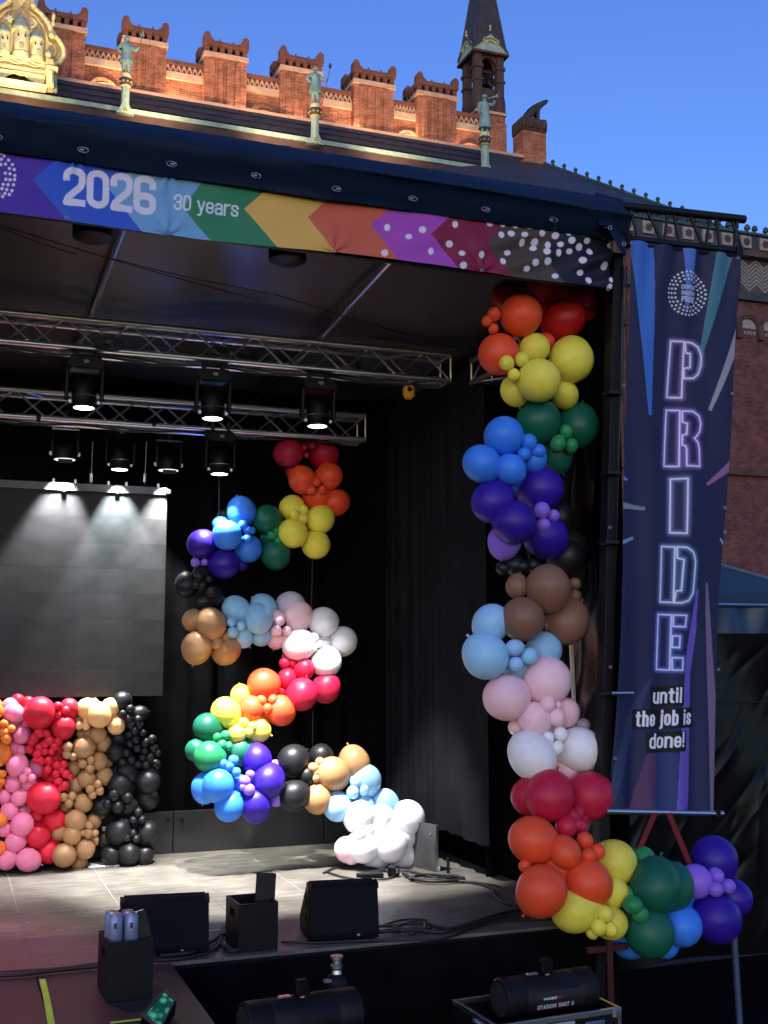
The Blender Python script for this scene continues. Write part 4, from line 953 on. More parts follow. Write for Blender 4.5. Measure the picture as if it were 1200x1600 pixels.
GL = {
 '0': (1, [top(.8)+bot(.2)[::-1]+[(0,.8)]]), 'O': (1, [top(.82,.18)+bot(.18,.18)[::-1]+[(0,.82)]]),
 '2': (1, [[(0,.76)]+top(.82,.18)+[(1,.66),(.9,.52),(.12,.14),(0,0),(1,0)]]),
 '6': (1, [[(1,.8)]+top(.84,.16)[::-1]+[(0,.16)]+bot(.16,.16)+[(1,.32)]+arc(.5,.32,.5,.16,0,180)]),
 '3': (1, [[(0,.74)]+top(.82,.18)+[(1,.68),(.85,.54),(.4,.52)], [(.4,.52),(.85,.5),(1,.36)]+bot(.18,.18)[::-1]+[(0,.26)]]),
 'y': (1, [[(0,.72),(.5,.06)], [(1,.72),(.46,-.18),(.3,-.25),(.08,-.25)]]), 'e': (1, [[(0,.36),(1,.36),(1,.54)]+top(.54,.18)[::-1]+[(0,.17)]+bot(.17,.17)+[(1,.2)]]),
 'a': (1, [[(0,.56)]+top(.56,.16)+[(1,0)], [(1,.42),(.4,.4),(.05,.32),(0,.2),(.08,.05),(.4,0),(.8,.04),(1,.16)]]), 'r': (.7, [[(0,0),(0,.72)], [(0,.5),(.3,.68),(1,.72)]]),
 's': (.95, [[(1,.54)]+top(.56,.16)[::-1]+[(.05,.46),(.95,.26),(1,.16)]+bot(.16,.16)[::-1]+[(0,.2)]]),
 'u': (1, [[(0,.72),(0,.17)]+bot(.17,.17), [(1,.72),(1,0)]]), 'n': (1, [[(0,0),(0,.72)], [(0,.5)]+top(.54,.18)+[(1,0)]]),
 't': (.65, [[(.45,.95),(.45,.14),(.6,.02),(1,0)], [(0,.72),(1,.72)]]), 'i': (.12, [[(.5,0),(.5,.72)], [(.5,.96),(.5,1.0)]]), 'l': (.12, [[(.5,0),(.5,1)]]),
 'h': (1, [[(0,0),(0,1)], [(0,.5)]+top(.54,.18)+[(1,0)]]), 'j': (.3, [[(1,.72),(1,-.1),(.7,-.22),(-.2,-.25)], [(1,.96),(1,1.)]]),
 'o': (1, [top(.54,.18)+bot(.17,.17)[::-1]+[(0,.54)]]), 'b': (1, [[(0,0),(0,1)], top(.54,.18)+bot(.17,.17)[::-1]+[(0,.54)]]), 'd': (1, [[(1,0),(1,1)], top(.54,.18)+bot(.17,.17)[::-1]+[(0,.54)]]),
 '!': (.15, [[(.5,1),(.5,.32)], [(.5,.02),(.5,.0)]]), ' ': (.35, []),
 'C': (1, [[(1,.7)]+top(.82,.18)[::-1]+[(0,.18)]+bot(.18,.18)+[(1,.3)]]), 'P': (1, [[(0,0),(0,1),(.55,1),(.92,.92),(1,.76),(.92,.58),(.55,.48),(0,.48)]]),
 'E': (.85, [[(1,1),(0,1),(0,0),(1,0)], [(0,.52),(.85,.52)]]), 'N': (1, [[(0,0),(0,1),(1,0),(1,1)]]), 'H': (1, [[(0,0),(0,1)],[(1,0),(1,1)],[(0,.5),(1,.5)]]),
 'A': (1.05, [[(0,0),(.5,1),(1,0)],[(.2,.32),(.8,.32)]]), 'G': (1, [[(1,.7)]+top(.82,.18)[::-1]+[(0,.18)]+bot(.18,.18)+[(1,.46),(.55,.46)]]),
 'R': (1, [[(0,0),(0,1),(.55,1),(.92,.92),(1,.76),(.92,.6),(.55,.5),(0,.5)],[(.55,.5),(1,0)]]), 'I': (.12, [[(.5,0),(.5,1)]]), 'D': (1, [[(0,0),(0,1),(.55,1),(.92,.88),(1,.7),(1,.3),(.92,.12),(.55,0),(0,0)]]),
 'S': (1, [[(1,.72)]+top(.82,.18)[::-1]+[(0,.66),(1,.34),(1,.18)]+bot(.18,.18)[::-1]+[(0,.28)]]), 'T': (.9, [[(0,1),(1,1)],[(.5,1),(.5,0)]]), 'U': (1, [[(0,1),(0,.18)]+bot(.18,.18)+[(1,1)]]),
 'M': (1.3, [[(0,0),(0,1),(.5,.3),(1,1),(1,0)]]), 'F': (.85, [[(0,0),(0,1),(1,1)],[(0,.52),(.85,.52)]]), 'X': (1, [[(0,0),(1,1)],[(0,1),(1,0)]]),
}
def layout(s, p0, p1, pt, hw, gap=.16):
    p0, p1, pt = (np.array(q, float) for q in (p0, p1, pt)); W = np.linalg.norm(p1-p0); e1 = (p1-p0)/W; H = np.linalg.norm(pt-p0); e2 = (pt-p0)/H
    ws = [GL[c][0] for c in s]; nch = len(s)
    unit = (W - 2*hw*nch - gap*H*.5*(nch-1))/sum(ws); x = 0; out = []
    for c, wv in zip(s, ws):
        for l in GL[c][1]:
            out.append([p0 + e1*(x+hw+unit*wv*q[0]) + e2*(hw+(H-2*hw)*q[1]) for q in l])
        x += unit*wv + 2*hw + gap*H*.5
    return out
def cloth(name, P3, paint, m, parent, local=False):
    nn, mm = P3.shape[:2]; idx = np.arange(nn*mm).reshape(nn, mm)
    q = np.stack([idx[:-1,:-1], idx[1:,:-1], idx[1:,1:], idx[:-1,1:]], -1).reshape(-1)
    me = bpy.data.meshes.new(name); me.vertices.add(nn*mm); me.vertices.foreach_set('co', P3.reshape(-1).astype(np.float32))
    nf = len(q)//4; me.loops.add(len(q)); me.loops.foreach_set('vertex_index', q.astype(np.int32)); me.polygons.add(nf)
    me.polygons.foreach_set('loop_start', np.arange(nf, dtype=np.int32)*4); me.update(calc_edges=True)
    at = me.attributes.new('print', 'FLOAT_COLOR', 'POINT')
    at.data.foreach_set('color', np.concatenate([paint.c, np.ones((len(paint.c),1))], 1).astype(np.float32).reshape(-1))
    me.polygons.foreach_set('use_smooth', np.ones(nf, bool))
    return mesh_obj(name, me, m, parent, local=local)
WHITE = srgb(214,212,232)
# --- the rainbow header banner
YH = 6.80
hb = thing('header_banner', 'long rainbow arrow banner reading 2026 30 years across the stage front', 'banner', (2.2, YH, 5.57))
xg = np.linspace(-1.0, 4.30, 1560); tg = np.linspace(0, 1, 116)
XX, TT = np.meshgrid(xg, tg, indexing='ij')
zt0, zb0 = 5.955, 5.566
ZZ = zt0 + (zb0-zt0)*TT
F0 = np.stack([XX, np.full_like(XX, YH), ZZ], -1)
pxh = proj(F0.reshape(-1,3))
ph = Paint(pxh, srgb(70,38,160))
bounds = [((97,243),(51,283),(103,341),(38,84,200)), ((212,259),(169,295),(220,356),(108,160,205)), ((321,276),(286,321),(327,369),(42,122,88)),
          ((425,289),(382,324),(429,380),(212,170,88)), ((522,303),(482,339),(523,395),(194,92,70)), ((620,318),(580,352),(621,408),(160,70,182)),
          ((709,332),(672,368),(715,421),(124,28,64)), ((788,343),(760,381),(798,428),(72,62,58)), ((872,356),(849,394),(883,441),(22,26,46))]
bx = lambda q: P(q[0], q[1], Y=YH)
fl = F0.reshape(-1,3)
for t_, m_, b_, colr in bounds:
    t3, m3, b3 = bx(t_), bx(m_), bx(b_)
    zz = np.array([b3[2]-.3, b3[2], m3[2], t3[2], t3[2]+.3]); xv = np.array([b3[0]+(b3[0]-m3[0])/(m3[2]-b3[2])*.3, b3[0], m3[0], t3[0], t3[0]+(t3[0]-m3[0])/(t3[2]-m3[2])*.3])
    k = fl[:,0] > np.interp(fl[:,2], zz, xv); ph.c[k] = srgb(*colr)[:3]
dots = [(400,190),(300,258),(430,267),(378,295),(463,348),(290,357),(598,214),(554,242),(530,320),(577,355),(652,358),(584,400),(685,236),(735,235),(783,240),(834,247),(726,280),(763,275),(813,279),(806,308),(854,306),(851,328),(879,274),(929,284),(754,345),(734,380),(855,385),(824,408),(903,318),(898,343),(949,317),(943,348),(903,379),(933,434),(978,273),(990,303),(985,342),(1035,277),(1022,326),(1050,304),(1062,344),(1031,378),(1027,422),(1056,452),(1118,397),(1141,452),(1115,289),(1143,322),(1080,275),(1133,480)]
for i, (x, y) in enumerate(dots): ph.dot(480+x/2.4, 250+y/2.4, (5.4,4.6,5.8)[i % 3], WHITE, (5.6,4.4,5.8)[(i+1) % 3])
for x, y in ((15,107),(32,123),(5,120),(20,138),(46,140),(3,140),(35,155),(53,159),(20,172),(37,175),(55,182),(22,195),(37,197),(54,197),(12,213),(30,215),(50,216),(25,232),(44,237),(7,228),(35,250),(18,246),(10,257),(3,98),(-8,112),(-5,246)):
    ph.dot(x/2.4, 200+y/2.4, 2.6, WHITE)
z4 = lambda x, y: (x/2.4, 200+y/2.4)
ph.stroke(layout('2026', z4(235,288), z4(585,322), z4(237,147), 5.2, .06), 5.2, WHITE)
ph.stroke(layout('30 years', z4(653,297), z4(895,328), z4(655,240), 1.5, .14), 1.5, srgb(205,215,232))
D = (.010*np.sin(XX*2.3+TT*1.5)+.006*np.sin(XX*5.1-TT*2.2)+.0035*np.sin(XX*13+TT*6)+.0022*np.sin(XX*23-TT*9))*(.3+.7*np.sin(TT*math.pi))
kx = np.clip((XX-2.6)/1.7, 0, 1)
D += kx*(.016*np.sin((XX*1.1+TT*.9)*14)*np.sin(TT*math.pi*.9+.15) + .012*np.sin((XX*.7+TT*1.4)*9+1))
for cx_, ct in ((P(263,263,Y=YH)[0],0),(P(263,360,Y=YH)[0],1),(P(522,394,Y=YH)[0],1),(P(754,424,Y=YH)[0],1),(P(118,253,Y=YH)[0],0)):
    rr = np.hypot((XX-cx_)*1.3, (TT-ct)*.39); an = np.arctan2((TT-ct)*.39, XX-cx_); D += .013*np.exp(-rr/.10)*np.sin(an*7+1)
FF = F0.copy(); FF[...,1] -= D; FF[...,2] += -.012*TT*np.sin(XX*1.45+.4)*1.0 + .006*np.sin(XX*3.2)
hp_ = cloth('printed_cloth', FF, ph, print_mat('banner_print'), hb)
for px, py in ((263,264),(262,358),(522,392),(753,422),(950,452),(104,340)):
    q = P(px, py, Y=YH-.022); e = ring(q, .010, .010, .003, tilt=0).build('grommet', 'eyelet_metal', hb, smooth=True)

# --- the tall banner
YP = 6.90
tb_ = thing('pride_banner', 'tall navy banner with neon style lettering PRIDE beside the stage', 'banner', (4.7, YP, 1.9))
cTL, cTR, cBL, cBR = P(985,376,Y=YP), P(1157,400,Y=YP), P(953,1264,Y=YP), P(1113,1270,Y=YP)
nu, nv = 236, 940
U, V = np.meshgrid(np.linspace(0,1,nu), np.linspace(0,1,nv), indexing='ij')
def bil(a, b, c, d): return (a[None,None]*(1-U)[...,None]+b[None,None]*U[...,None])*(1-V)[...,None] + (c[None,None]*(1-U)[...,None]+d[None,None]*U[...,None])*V[...,None]
G0 = bil(cTL, cTR, cBL, cBR)
bow = (4*V*(1-V))
G0[...,0] += ((U-.5)*2*-.012*bow)
pp = Paint(proj(G0.reshape(-1,3)), srgb(33,38,82))
vv = V.reshape(-1)
pp.c = (np.array(srgb(31,34,70)[:3])*(1-vv[:,None]) + np.array(srgb(29,36,76)[:3])*vv[:,None])
r7 = lambda x, y: (930+x/3.478, 360+y/3.478)
r8 = lambda x, y: (930+x/3.077, 800+y/3.077)
def PG(f, pts, c, a=1.0): pp.poly([f(*q) for q in pts], srgb(*c), a)
PG(r7, [(180,45),(318,60),(320,180),(308,1003),(290,1003)], (58,108,196))
PG(r7, [(478,80),(545,90),(540,190),(505,435),(490,435),(485,180)], (78,112,190))
PG(r7, [(655,100),(760,115),(590,670),(550,790),(552,760),(575,640)], (70,118,138))
PG(r7, [(785,480),(775,650),(628,983),(612,975)], (150,148,160))
PG(r7, [(100,1300),(180,1352),(172,1363),(100,1332)], (128,112,205))
PG(r7, [(750,1230),(748,1298),(603,1390),(596,1378)], (145,98,145))
PG(r7, [(90,1466),(272,1503),(270,1520),(90,1508)], (122,132,148))
PG(r7, [(697,1497),(740,1497),(740,1526),(697,1510)], (120,100,200))
PG(r8, [(60,158),(182,118),(187,130),(60,184)], (110,152,195))
PG(r8, [(60,404),(115,368),(122,378),(60,437)], (100,92,180))
PG(r8, [(605,120),(640,155),(640,182),(605,135)], (110,150,195))
PG(r8, [(285,780),(250,870),(150,1190),(85,1400),(60,1400),(80,1250),(150,1000),(250,820)], (46,56,98))
PG(r8, [(485,373),(495,373),(487,580),(460,780),(455,1100),(452,1370),(443,1460),(378,1460),(400,1150),(430,800),(440,660)], (108,86,186))
PG(r8, [(533,338),(545,338),(565,540),(590,930),(568,1460),(545,1460),(540,800)], (120,102,134))
PG(r8, [(250,1150),(297,1155),(280,1460),(165,1460)], (84,54,92))
PG(r8, [(297,1155),(400,1160),(380,1460),(280,1460)], (40,58,110))
ccx, ccy = r7(503,342)
for rr_, n_, sz in ((1.0,30,1.75),(.83,25,1.7),(.66,20,1.65)):
    for k in range(n_):
        a = 2*math.pi*(k+.5*(rr_ == .83))/n_; pp.dot(ccx+28.6*rr_*math.cos(a), ccy+33.6*rr_*math.sin(a)+.13*28*rr_*math.cos(a)*.4, sz, WHITE)
for s_, y0_, y1_, e in (('COPEN',318,294,0),('HAGEN',350,326,0),('PRIDE',388,356,.15)):
    pp.stroke(layout(s_, r7(467,y0_), r7(543,y0_+7), r7(469,y1_), .62+e, .1), .62+e, srgb(190,195,230), aa=.5)
def close(l): return l+[l[0]]
neon = [
 (r7, [[(418,598),(487,603),(475,908),(402,902)], [(493,605),(530,610),(562,632),(580,680),(578,732),(562,780),(535,803),(487,803),(487,748),(518,745),(520,668),(497,665)]], (214,202,232), (120,105,190)),
 (r7, [[(400,972),(467,976),(457,1282),(385,1278)], [(478,980),(530,985),(560,1010),(570,1050),(562,1095),(545,1120),(532,1130),(550,1155),(557,1190),(557,1285),(490,1280),(492,1190),(488,1172),(473,1165),(475,1112),(494,1108),(499,1050),(476,1040)]], (208,190,240), (122,92,205)),
 (r7, [[(418,1350),(494,1350),(486,1648),(409,1642)]], (205,212,240), (110,120,205)),
 (r8, [[(320,165),(382,168),(375,435),(312,432)], [(391,168),(432,172),(462,195),(475,240),(466,390),(445,425),(412,437),(378,437),(386,380),(408,378),(418,230),(391,222)]], (180,215,240), (88,120,205)),
 (r8, [[(303,492),(367,495),(360,760),(297,757)], [(375,495),(435,497),(430,552),(375,550)], [(372,595),(405,597),(402,652),(370,650)], [(370,700),(420,702),(418,760),(370,760)]], (165,190,245), (80,100,225))]
for f, ls, c1, c2 in neon:
    lines = [[f(*q) for q in close(l)] for l in ls]
    pp.stroke(lines, 1.05, srgb(*[min(255,int(v*.4+150)) for v in c1]), aa=.7, glow=7.5, gcol=srgb(*[min(255,int(v*.8+52)) for v in c2]), ga=.85)
for (x0_,y0_,x1_,y1_) in ((265,838,425,936),(187,946,472,1042),(243,1060,437,1155)):
    PG(r8, [(x0_,y0_+4),(x1_,y0_-8),(x1_,y1_-6),(x0_,y1_+6)], (12,12,18))
pp.stroke(layout('until', r8(278,924), r8(414,916), r8(282,850), 1.9, .1), 1.75, srgb(225,228,245), aa=.5)
pp.stroke(layout('the job is', r8(202,1034), r8(464,1022), r8(206,958), 1.9, .1), 1.75, srgb(225,228,245), aa=.5)
pp.stroke(layout('done!', r8(258,1140), r8(426,1130), r8(262,1066), 1.9, .1), 1.75, srgb(225,228,245), aa=.5)
DD = (.010*np.sin(U*9+V*3)+.006*np.sin(U*17-V*7)+.008*np.sin(U*4+V*11))*(.4+.6*np.sin(V*math.pi))
DD *= 1.5
DD += .022*V**2*np.sin(U*21+2*np.sin(V*3)) + .02*np.clip(1-V*5, 0, 1)*np.sin(U*26+V*9)
DD += .02*np.clip((V-.55)/.45,0,1)*np.exp(-((U-.12-.1*(1-V))/.06)**2)
GG = G0.copy(); GG[...,1] -= DD
cloth('printed_cloth', GG, pp, print_mat('pride_print', .6), tb_)
bb0, bb1 = P(953,1267,Y=YP-.02), P(1120,1272,Y=YP-.02)
MB().tube([bb0+(-.03,0,0), bb1+(.05,0,0)], .021, 12).build('bottom_pole', 'alu', tb_, smooth=40)
MB().cbox(bb1+(0,0,0), (.04,.06,.07), .01).build('pole_clip', 'black_plastic', tb_)
for px, py in ((987,380),(1153,403),(975,602),(1144,615),(953,824),(1133,831),(954,1042),(1123,1046),(961,1185)):
    q = P(px, py, Y=YP-.03); ring(q+(.0,0,0), .009, .009, .0028, tilt=0).build('grommet', 'eyelet_metal', tb_, smooth=True)
mat('strap_red', srgb(104,14,24), .7, vary=.15, scale=30)
def strap(a, b, wd=.045):
    a, b = np.array(a, float), np.array(b, float)
    return MB().prism([a+(-wd/2,0,0), a+(wd/2,0,0), b+(wd/2,0,0), b+(-wd/2,0,0)], (0,.006,0))
for i, (xa, ya, xb, yb) in enumerate(((1024,1270,998,1330),(1045,1270,1082,1360))):
    strap(P(xa,ya,Y=YP-.045), P(xb,yb,Y=YP-.05)).build('red_strap', 'strap_red', tb_)

# ------------------------------------------------------------------ black plastic sheeting and blue tent at the right
def crumple(name, label, A, B, z0, z1, amp, m='foil', seed=0, n=90, k=110, scale=1.0):
    rg = np.random.default_rng(seed); A, B = np.array(A, float), np.array(B, float); L = np.linalg.norm(B-A); d = (B-A)/L; nr = np.array((d[1],-d[0]))
    S, Zv = np.meshgrid(np.linspace(0,L,n), np.linspace(z0,z1,k), indexing='ij'); D = np.zeros_like(S)
    for i in range(6):
        ang = rg.normal(.6, .3); w0 = rg.uniform(1.5, 5)*scale; t = (S*math.cos(ang)+Zv*math.sin(ang)*.6)*w0*2
        D += rg.uniform(.3,1)*np.sin(t+rg.uniform(0,6)+.9*np.sin(Zv*rg.uniform(.5,1.6)+S*1.3))/w0*.28
    for i in range(int(16*L)+30):                # sharp diagonal creases
        cs, cz_ = rg.uniform(0, L), rg.uniform(z0, z1); ang = rg.normal(1.0, .4); ln = rg.uniform(.12, .45)
        a_ = (S-cs)*math.cos(ang)+(Zv-cz_)*math.sin(ang); b__ = -(S-cs)*math.sin(ang)+(Zv-cz_)*math.cos(ang)
        D += .10*rg.uniform(-.5,1)*np.exp(-np.abs(b__)/.045)*np.exp(-(a_/ln)**2)
    D = D*amp*2
    p = np.zeros(S.shape+(3,)); p[...,0] = A[0]+d[0]*S+nr[0]*D; p[...,1] = A[1]+d[1]*S+nr[1]*D; p[...,2] = Zv
    o = MB().grid(p).build(name, m, smooth=True); tag(o, label, 'plastic sheet'); return o
fa, fb = P(868,900,Y=8.0), P(936,900,Y=7.25)
crumple('plastic_sheet', 'crumpled black plastic sheet between garland and corner post', fa[:2], fb[:2], 1.4, 4.75, .11, seed=4, n=120, k=200, scale=1.3)
q = P(892,1010,Y=7.6), P(903,1110,Y=7.55)
wp = thing('white_strip', 'thin pale upright strip behind the garland near the pink balloons', 'strip', (q[1][0],7.55,1.2))
MB().prism([q[0]+(-.012,0,.3), q[0]+(.012,0,.3), (q[1][0]+.03,7.55,1.22), (q[1][0]+.006,7.55,1.22)], (0,.02,0)).build('strip', 'white_plastic', wp)
tentY = 10.0
tent = thing('blue_tent', 'blue gazebo tent with plastic sheet sides right of the stage', 'tent', (8, tentY+1, 0))
mat('tent_blue', srgb(22,54,90), .4, vary=.12, scale=3, bump=.1, bscale=10)
ex0, ex1 = P(925,950,Y=tentY)[0], P(1200,950,Y=tentY)[0]+3.0
ze, zv = P(1150,945,Y=tentY)[2], P(1150,990,Y=tentY)[2]
pk = P(960,838,Y=tentY); p2 = P(1200,907,Y=tentY)
ridge0, ridge1 = np.array((pk[0],tentY,pk[2])), np.array((p2[0]+ (p2[0]-pk[0])*.2, tentY, p2[2]-(pk[2]-p2[2])*.2))
MB().add([(ex0,tentY-.12,ze),(ex1,tentY-.12,ze),ridge1+(1.5,.1,-.3),ridge1,ridge0,(ex0,tentY,pk[2]+.02)], [(0,1,2,3,4,5)]).build('roof_panel', 'tent_blue', tent)
MB().tube([(ex0,tentY,pk[2]+.03), ridge0+(0,0,.02), ridge1+(0,0,.02), ridge1+(1.5,.1,-.28)], .02, 6).build('roof_edge', mat('tent_edge', srgb(90,112,140), .5), tent)
MB().grid(folds((ex0,tentY-.13),(ex1,tentY-.13), zv, ze-.01, .03, .5, seed=12, nrm=(0,-1))).build('valance', 'tent_blue', tent, smooth=True)
MB().tube([(ex0,tentY-.16,ze-.01),(ex1,tentY-.16,ze-.01)], .022, 8).build('eave_pole', 'alu', tent, smooth=40)
for x in (ex0+.1, ex1-.1): MB().tube([(x,tentY-.05,0),(x,tentY-.05,ze)], .025, 8).build('leg', 'alu', tent, smooth=40)
crumple('plastic_sheet', 'glossy black plastic sheet wall hanging under the blue tent', (ex0,tentY-.1), (ex1,tentY-.1), 0.02, zv+.02, .16, seed=21, n=260, k=180, scale=.55)
cable('sheet_rope', [(ex0,tentY-.22,2.55),((ex0+ex1)/2,tentY-.24,2.5),(ex1,tentY-.22,2.5)], .008, 'cable_rubber', 'thin dark rope across the plastic sheet under the tent', cat='rope')

# ------------------------------------------------------------------ balloons
def latex(name, c, rough=.42): return mat('latex_'+name, srgb(*c), rough, vary=.05, scale=3, sss=.32, rand=.08, spec=.32, rvary=.05)
LATEX = {k: latex(k, v) for k, v in dict(red=(176,22,26), crimson=(186,30,66), orange=(232,84,48), peach=(245,150,90), yellow=(230,220,84), green=(22,98,76), mint=(40,140,86),
    blue=(58,132,238), indigo=(48,24,150), violet=(140,104,220), black=(26,27,30), brown=(134,98,80), tan=(176,134,92), sky=(150,200,238), pink=(250,206,216),  # tan repeats the brown latex with stage light put into its colour
    white=(240,240,244), hotpink=(248,138,176), coral=(218,36,62), tangerine=(250,134,56), sand=(240,190,130), lilac=(205,196,214)).items()}
def balloon_mesh():
    # blown-up latex: round body, slight pull towards the neck, rolled lip and knot; neck points to +Y
    prof = []
    for k in range(0, 21):
        a = math.pi*k/20; r = math.sin(a); y = -math.cos(a)
        if y > .35: y = .35+(y-.35)*1.16
        prof.append((max(r, .002), y))
    prof[-1] = (.035, prof[-1][1]+.012)
    y1 = prof[-1][1]; prof += [(.03, y1+.03), (.06, y1+.055), (.055, y1+.085), (.03, y1+.10), (.075, y1+.15), (.06, y1+.155)]
    return MB().lathe((0,0,0), prof, 32, 'y')
_bm = balloon_mesh(); BAL = {}
def balloon(parent, c, r, colr):
    if colr not in BAL:
        o = _bm.build('balloon', LATEX[colr], parent, smooth=True, local=True); BAL[colr] = o.data
    else: o = mesh_obj('balloon', BAL[colr], None, parent, local=True)
    o.location = Vector(tuple(map(float, c)))-parent.location
    s = r*random.uniform(.985, 1.015); o.scale = (s, s*random.uniform(1.0,1.09), s*random.uniform(.96,1.02))
    o.rotation_euler = (random.uniform(-1.3,1.3), random.uniform(-.3,.3), random.uniform(-1.5,1.5)-YAW)
    return o
def garland(root, items, sx, ox, oy, Yf, dl=.11):
    for it in items:
        x, y, r, colr = it[:4]; lay = it[4] if len(it) > 4 else 0
        px, py, pr = ox+x/sx, oy+y/sx, r/sx
        Y = Yf(px, py) - dl*lay
        c = P(px, py, Y=Y); balloon(root, c, pr*pxm(Y, px), colr)
def small(l, colr, lay, s=1): return [(x, y, r*s, colr, lay) for x, y, r in l]
mat('cable_grey', (.12,.12,.12,1), .6)
def strings(root, top_, bot_): MB().tube([top_, bot_], .002, 5).build('string', 'cable_grey', root)

# right-hand garland at the stage corner
gr = thing('balloon_garland', 'tall rainbow balloon garland at the stage corner curling out at the bottom', 'balloon garland', P(880,1330,Y=6.8))
def gY(px, py): return 7.32 - .55*np.clip((py-1150)/250, 0, 1)
A_items = [(490,40,105,'red',-.6),(400,130,80,'red',-1.2),(615,235,113,'red',0),(690,70,92,'red',-1.2),(560,150,100,'red',-1.0),(720,170,84,'red',-1.0),(300,120,70,'red',-1.4),
 (387,215,114,'orange',.9),(270,420,113,'orange',.3),(525,350,48,'orange',-.4),(460,390,84,'yellow',.8),(655,450,121,'yellow',.8),(482,560,118,'yellow',2.0),(360,610,85,'yellow',.3),(620,635,75,'yellow',.2),
 (480,780,122,'green',.2),(690,805,118,'green',-.4),(570,960,95,'green',-.8),(297,858,108,'blue',.8),(180,1003,105,'blue',.9),(332,1032,82,'blue',1.6),(455,985,68,'blue',.8),(335,1100,60,'blue',-.2),
 (237,1203,112,'indigo',.8),(350,1312,120,'indigo',1.7),(487,1135,123,'indigo',.3),(515,1385,122,'indigo',.2),(300,1415,90,'violet',.2),(590,1290,85,'black',-1.2),(650,1450,95,'black',-1)]
A_items += small([(245,208,37),(207,245,30),(242,285,28)], 'orange', 1.0) + small([(312,467,41),(393,448,40),(350,530,34)], 'yellow', 2.0) + small([(628,832,37),(585,895,43),(657,905,36)], 'mint', 1.0)
A_items += small([(430,888,45),(405,952,37),(480,935,40)], 'blue', 1.5) + small([(500,1250,44),(562,1278,33),(508,1330,37)], 'violet', 1.4)
garland(gr, A_items, 3.404, 700, 430, gY)
B_items = [(640,110,105,'black',-.6),(365,150,55,'black',-.2),(405,160,38,'black',.2),(462,150,38,'black',.2),(300,165,40,'black',-.6),
 (543,273,124,'brown',1.5),(375,265,62,'brown',.6),(405,443,121,'brown',1.2),(645,460,118,'brown',.5),(690,250,32,'brown',.2),(690,318,35,'brown',.3),
 (235,465,102,'sky',.2),(205,645,123,'sky',.9),(520,610,100,'sky',.2),(380,700,80,'sky',-.2),(537,778,130,'pink',1.0),(318,868,128,'pink',.8),(470,985,92,'pink',1.3),(640,950,75,'pink',.8),(375,1030,48,'pink',.2),(735,1020,38,'lilac',-.2),(560,1050,60,'pink',.4),
 (460,1190,127,'white',1.2),(715,1152,124,'white',1.0),(378,1140,50,'white',.4),(640,1260,70,'pink',-.2),(550,1408,130,'crimson',1.4),(768,1405,125,'crimson',.9),(445,1405,100,'crimson',.2),(600,1150,80,'white',0)]
B_items += small([(361,598,46),(442,644,46),(368,687,40)], 'sky', 1.6) + small([(541,908,43),(590,975,48),(598,910,20)], 'pink', 2.0) + small([(545,1088,32),(613,1070,38),(592,1145,36)], 'white', 2.0)
garland(gr, B_items, 3.478, 700, 840, gY)
C_items = [(153,380,105,'orange',.8),(190,605,107,'orange',1.2),(395,570,103,'orange',1.0),(295,435,68,'orange',1.7),(115,495,28,'orange',.4),(260,500,90,'orange',.1),
 (515,480,95,'yellow',.4),(510,610,65,'yellow',.5),(340,685,100,'yellow',.4),(500,750,72,'yellow',.7),(415,790,28,'yellow',.9),(450,620,70,'yellow',-.3),
 (695,585,112,'green',1.3),(765,590,100,'green',.7),(640,465,57,'mint',.2),(668,785,105,'green',1.0),(580,620,35,'mint',.6),(808,758,92,'blue',.6),(590,830,75,'blue',-.4),(740,840,60,'blue',-.2),(848,632,22,'blue',.5),(800,660,60,'blue',-.4),
 (876,563,72,'violet',.9),(960,465,98,'indigo',.3),(970,730,105,'indigo',.8),(1040,635,82,'indigo',0),(900,660,70,'indigo',-.3),(330,280,70,'crimson',.2)]
C_items += small([(352,255,33),(322,275,40),(368,318,30),(300,318,48),(345,310,34)], 'crimson', 1.2) + small([(383,380,36),(398,450,36),(440,430,33)], 'orange', 1.9) + small([(474,708,35),(443,767,34),(497,778,32)], 'yellow', 1.5) + small([(598,668,40),(630,712,37)], 'mint', 1.7) + small([(970,538,33),(965,598,33),(1022,585,32)], 'violet', 1.5)
garland(gr, C_items, 2.857, 780, 1180, gY)
cable('backbone_line', [P(870,420,Y=7.35), P(860,640,Y=7.35), P(820,800,Y=7.35), P(850,1000,Y=7.35), P(870,1200,Y=7.3), P(900,1330,Y=6.95), P(1000,1400,Y=6.8), P(1110,1390,Y=6.8)], .006, 'cable_rubber', None, gr)

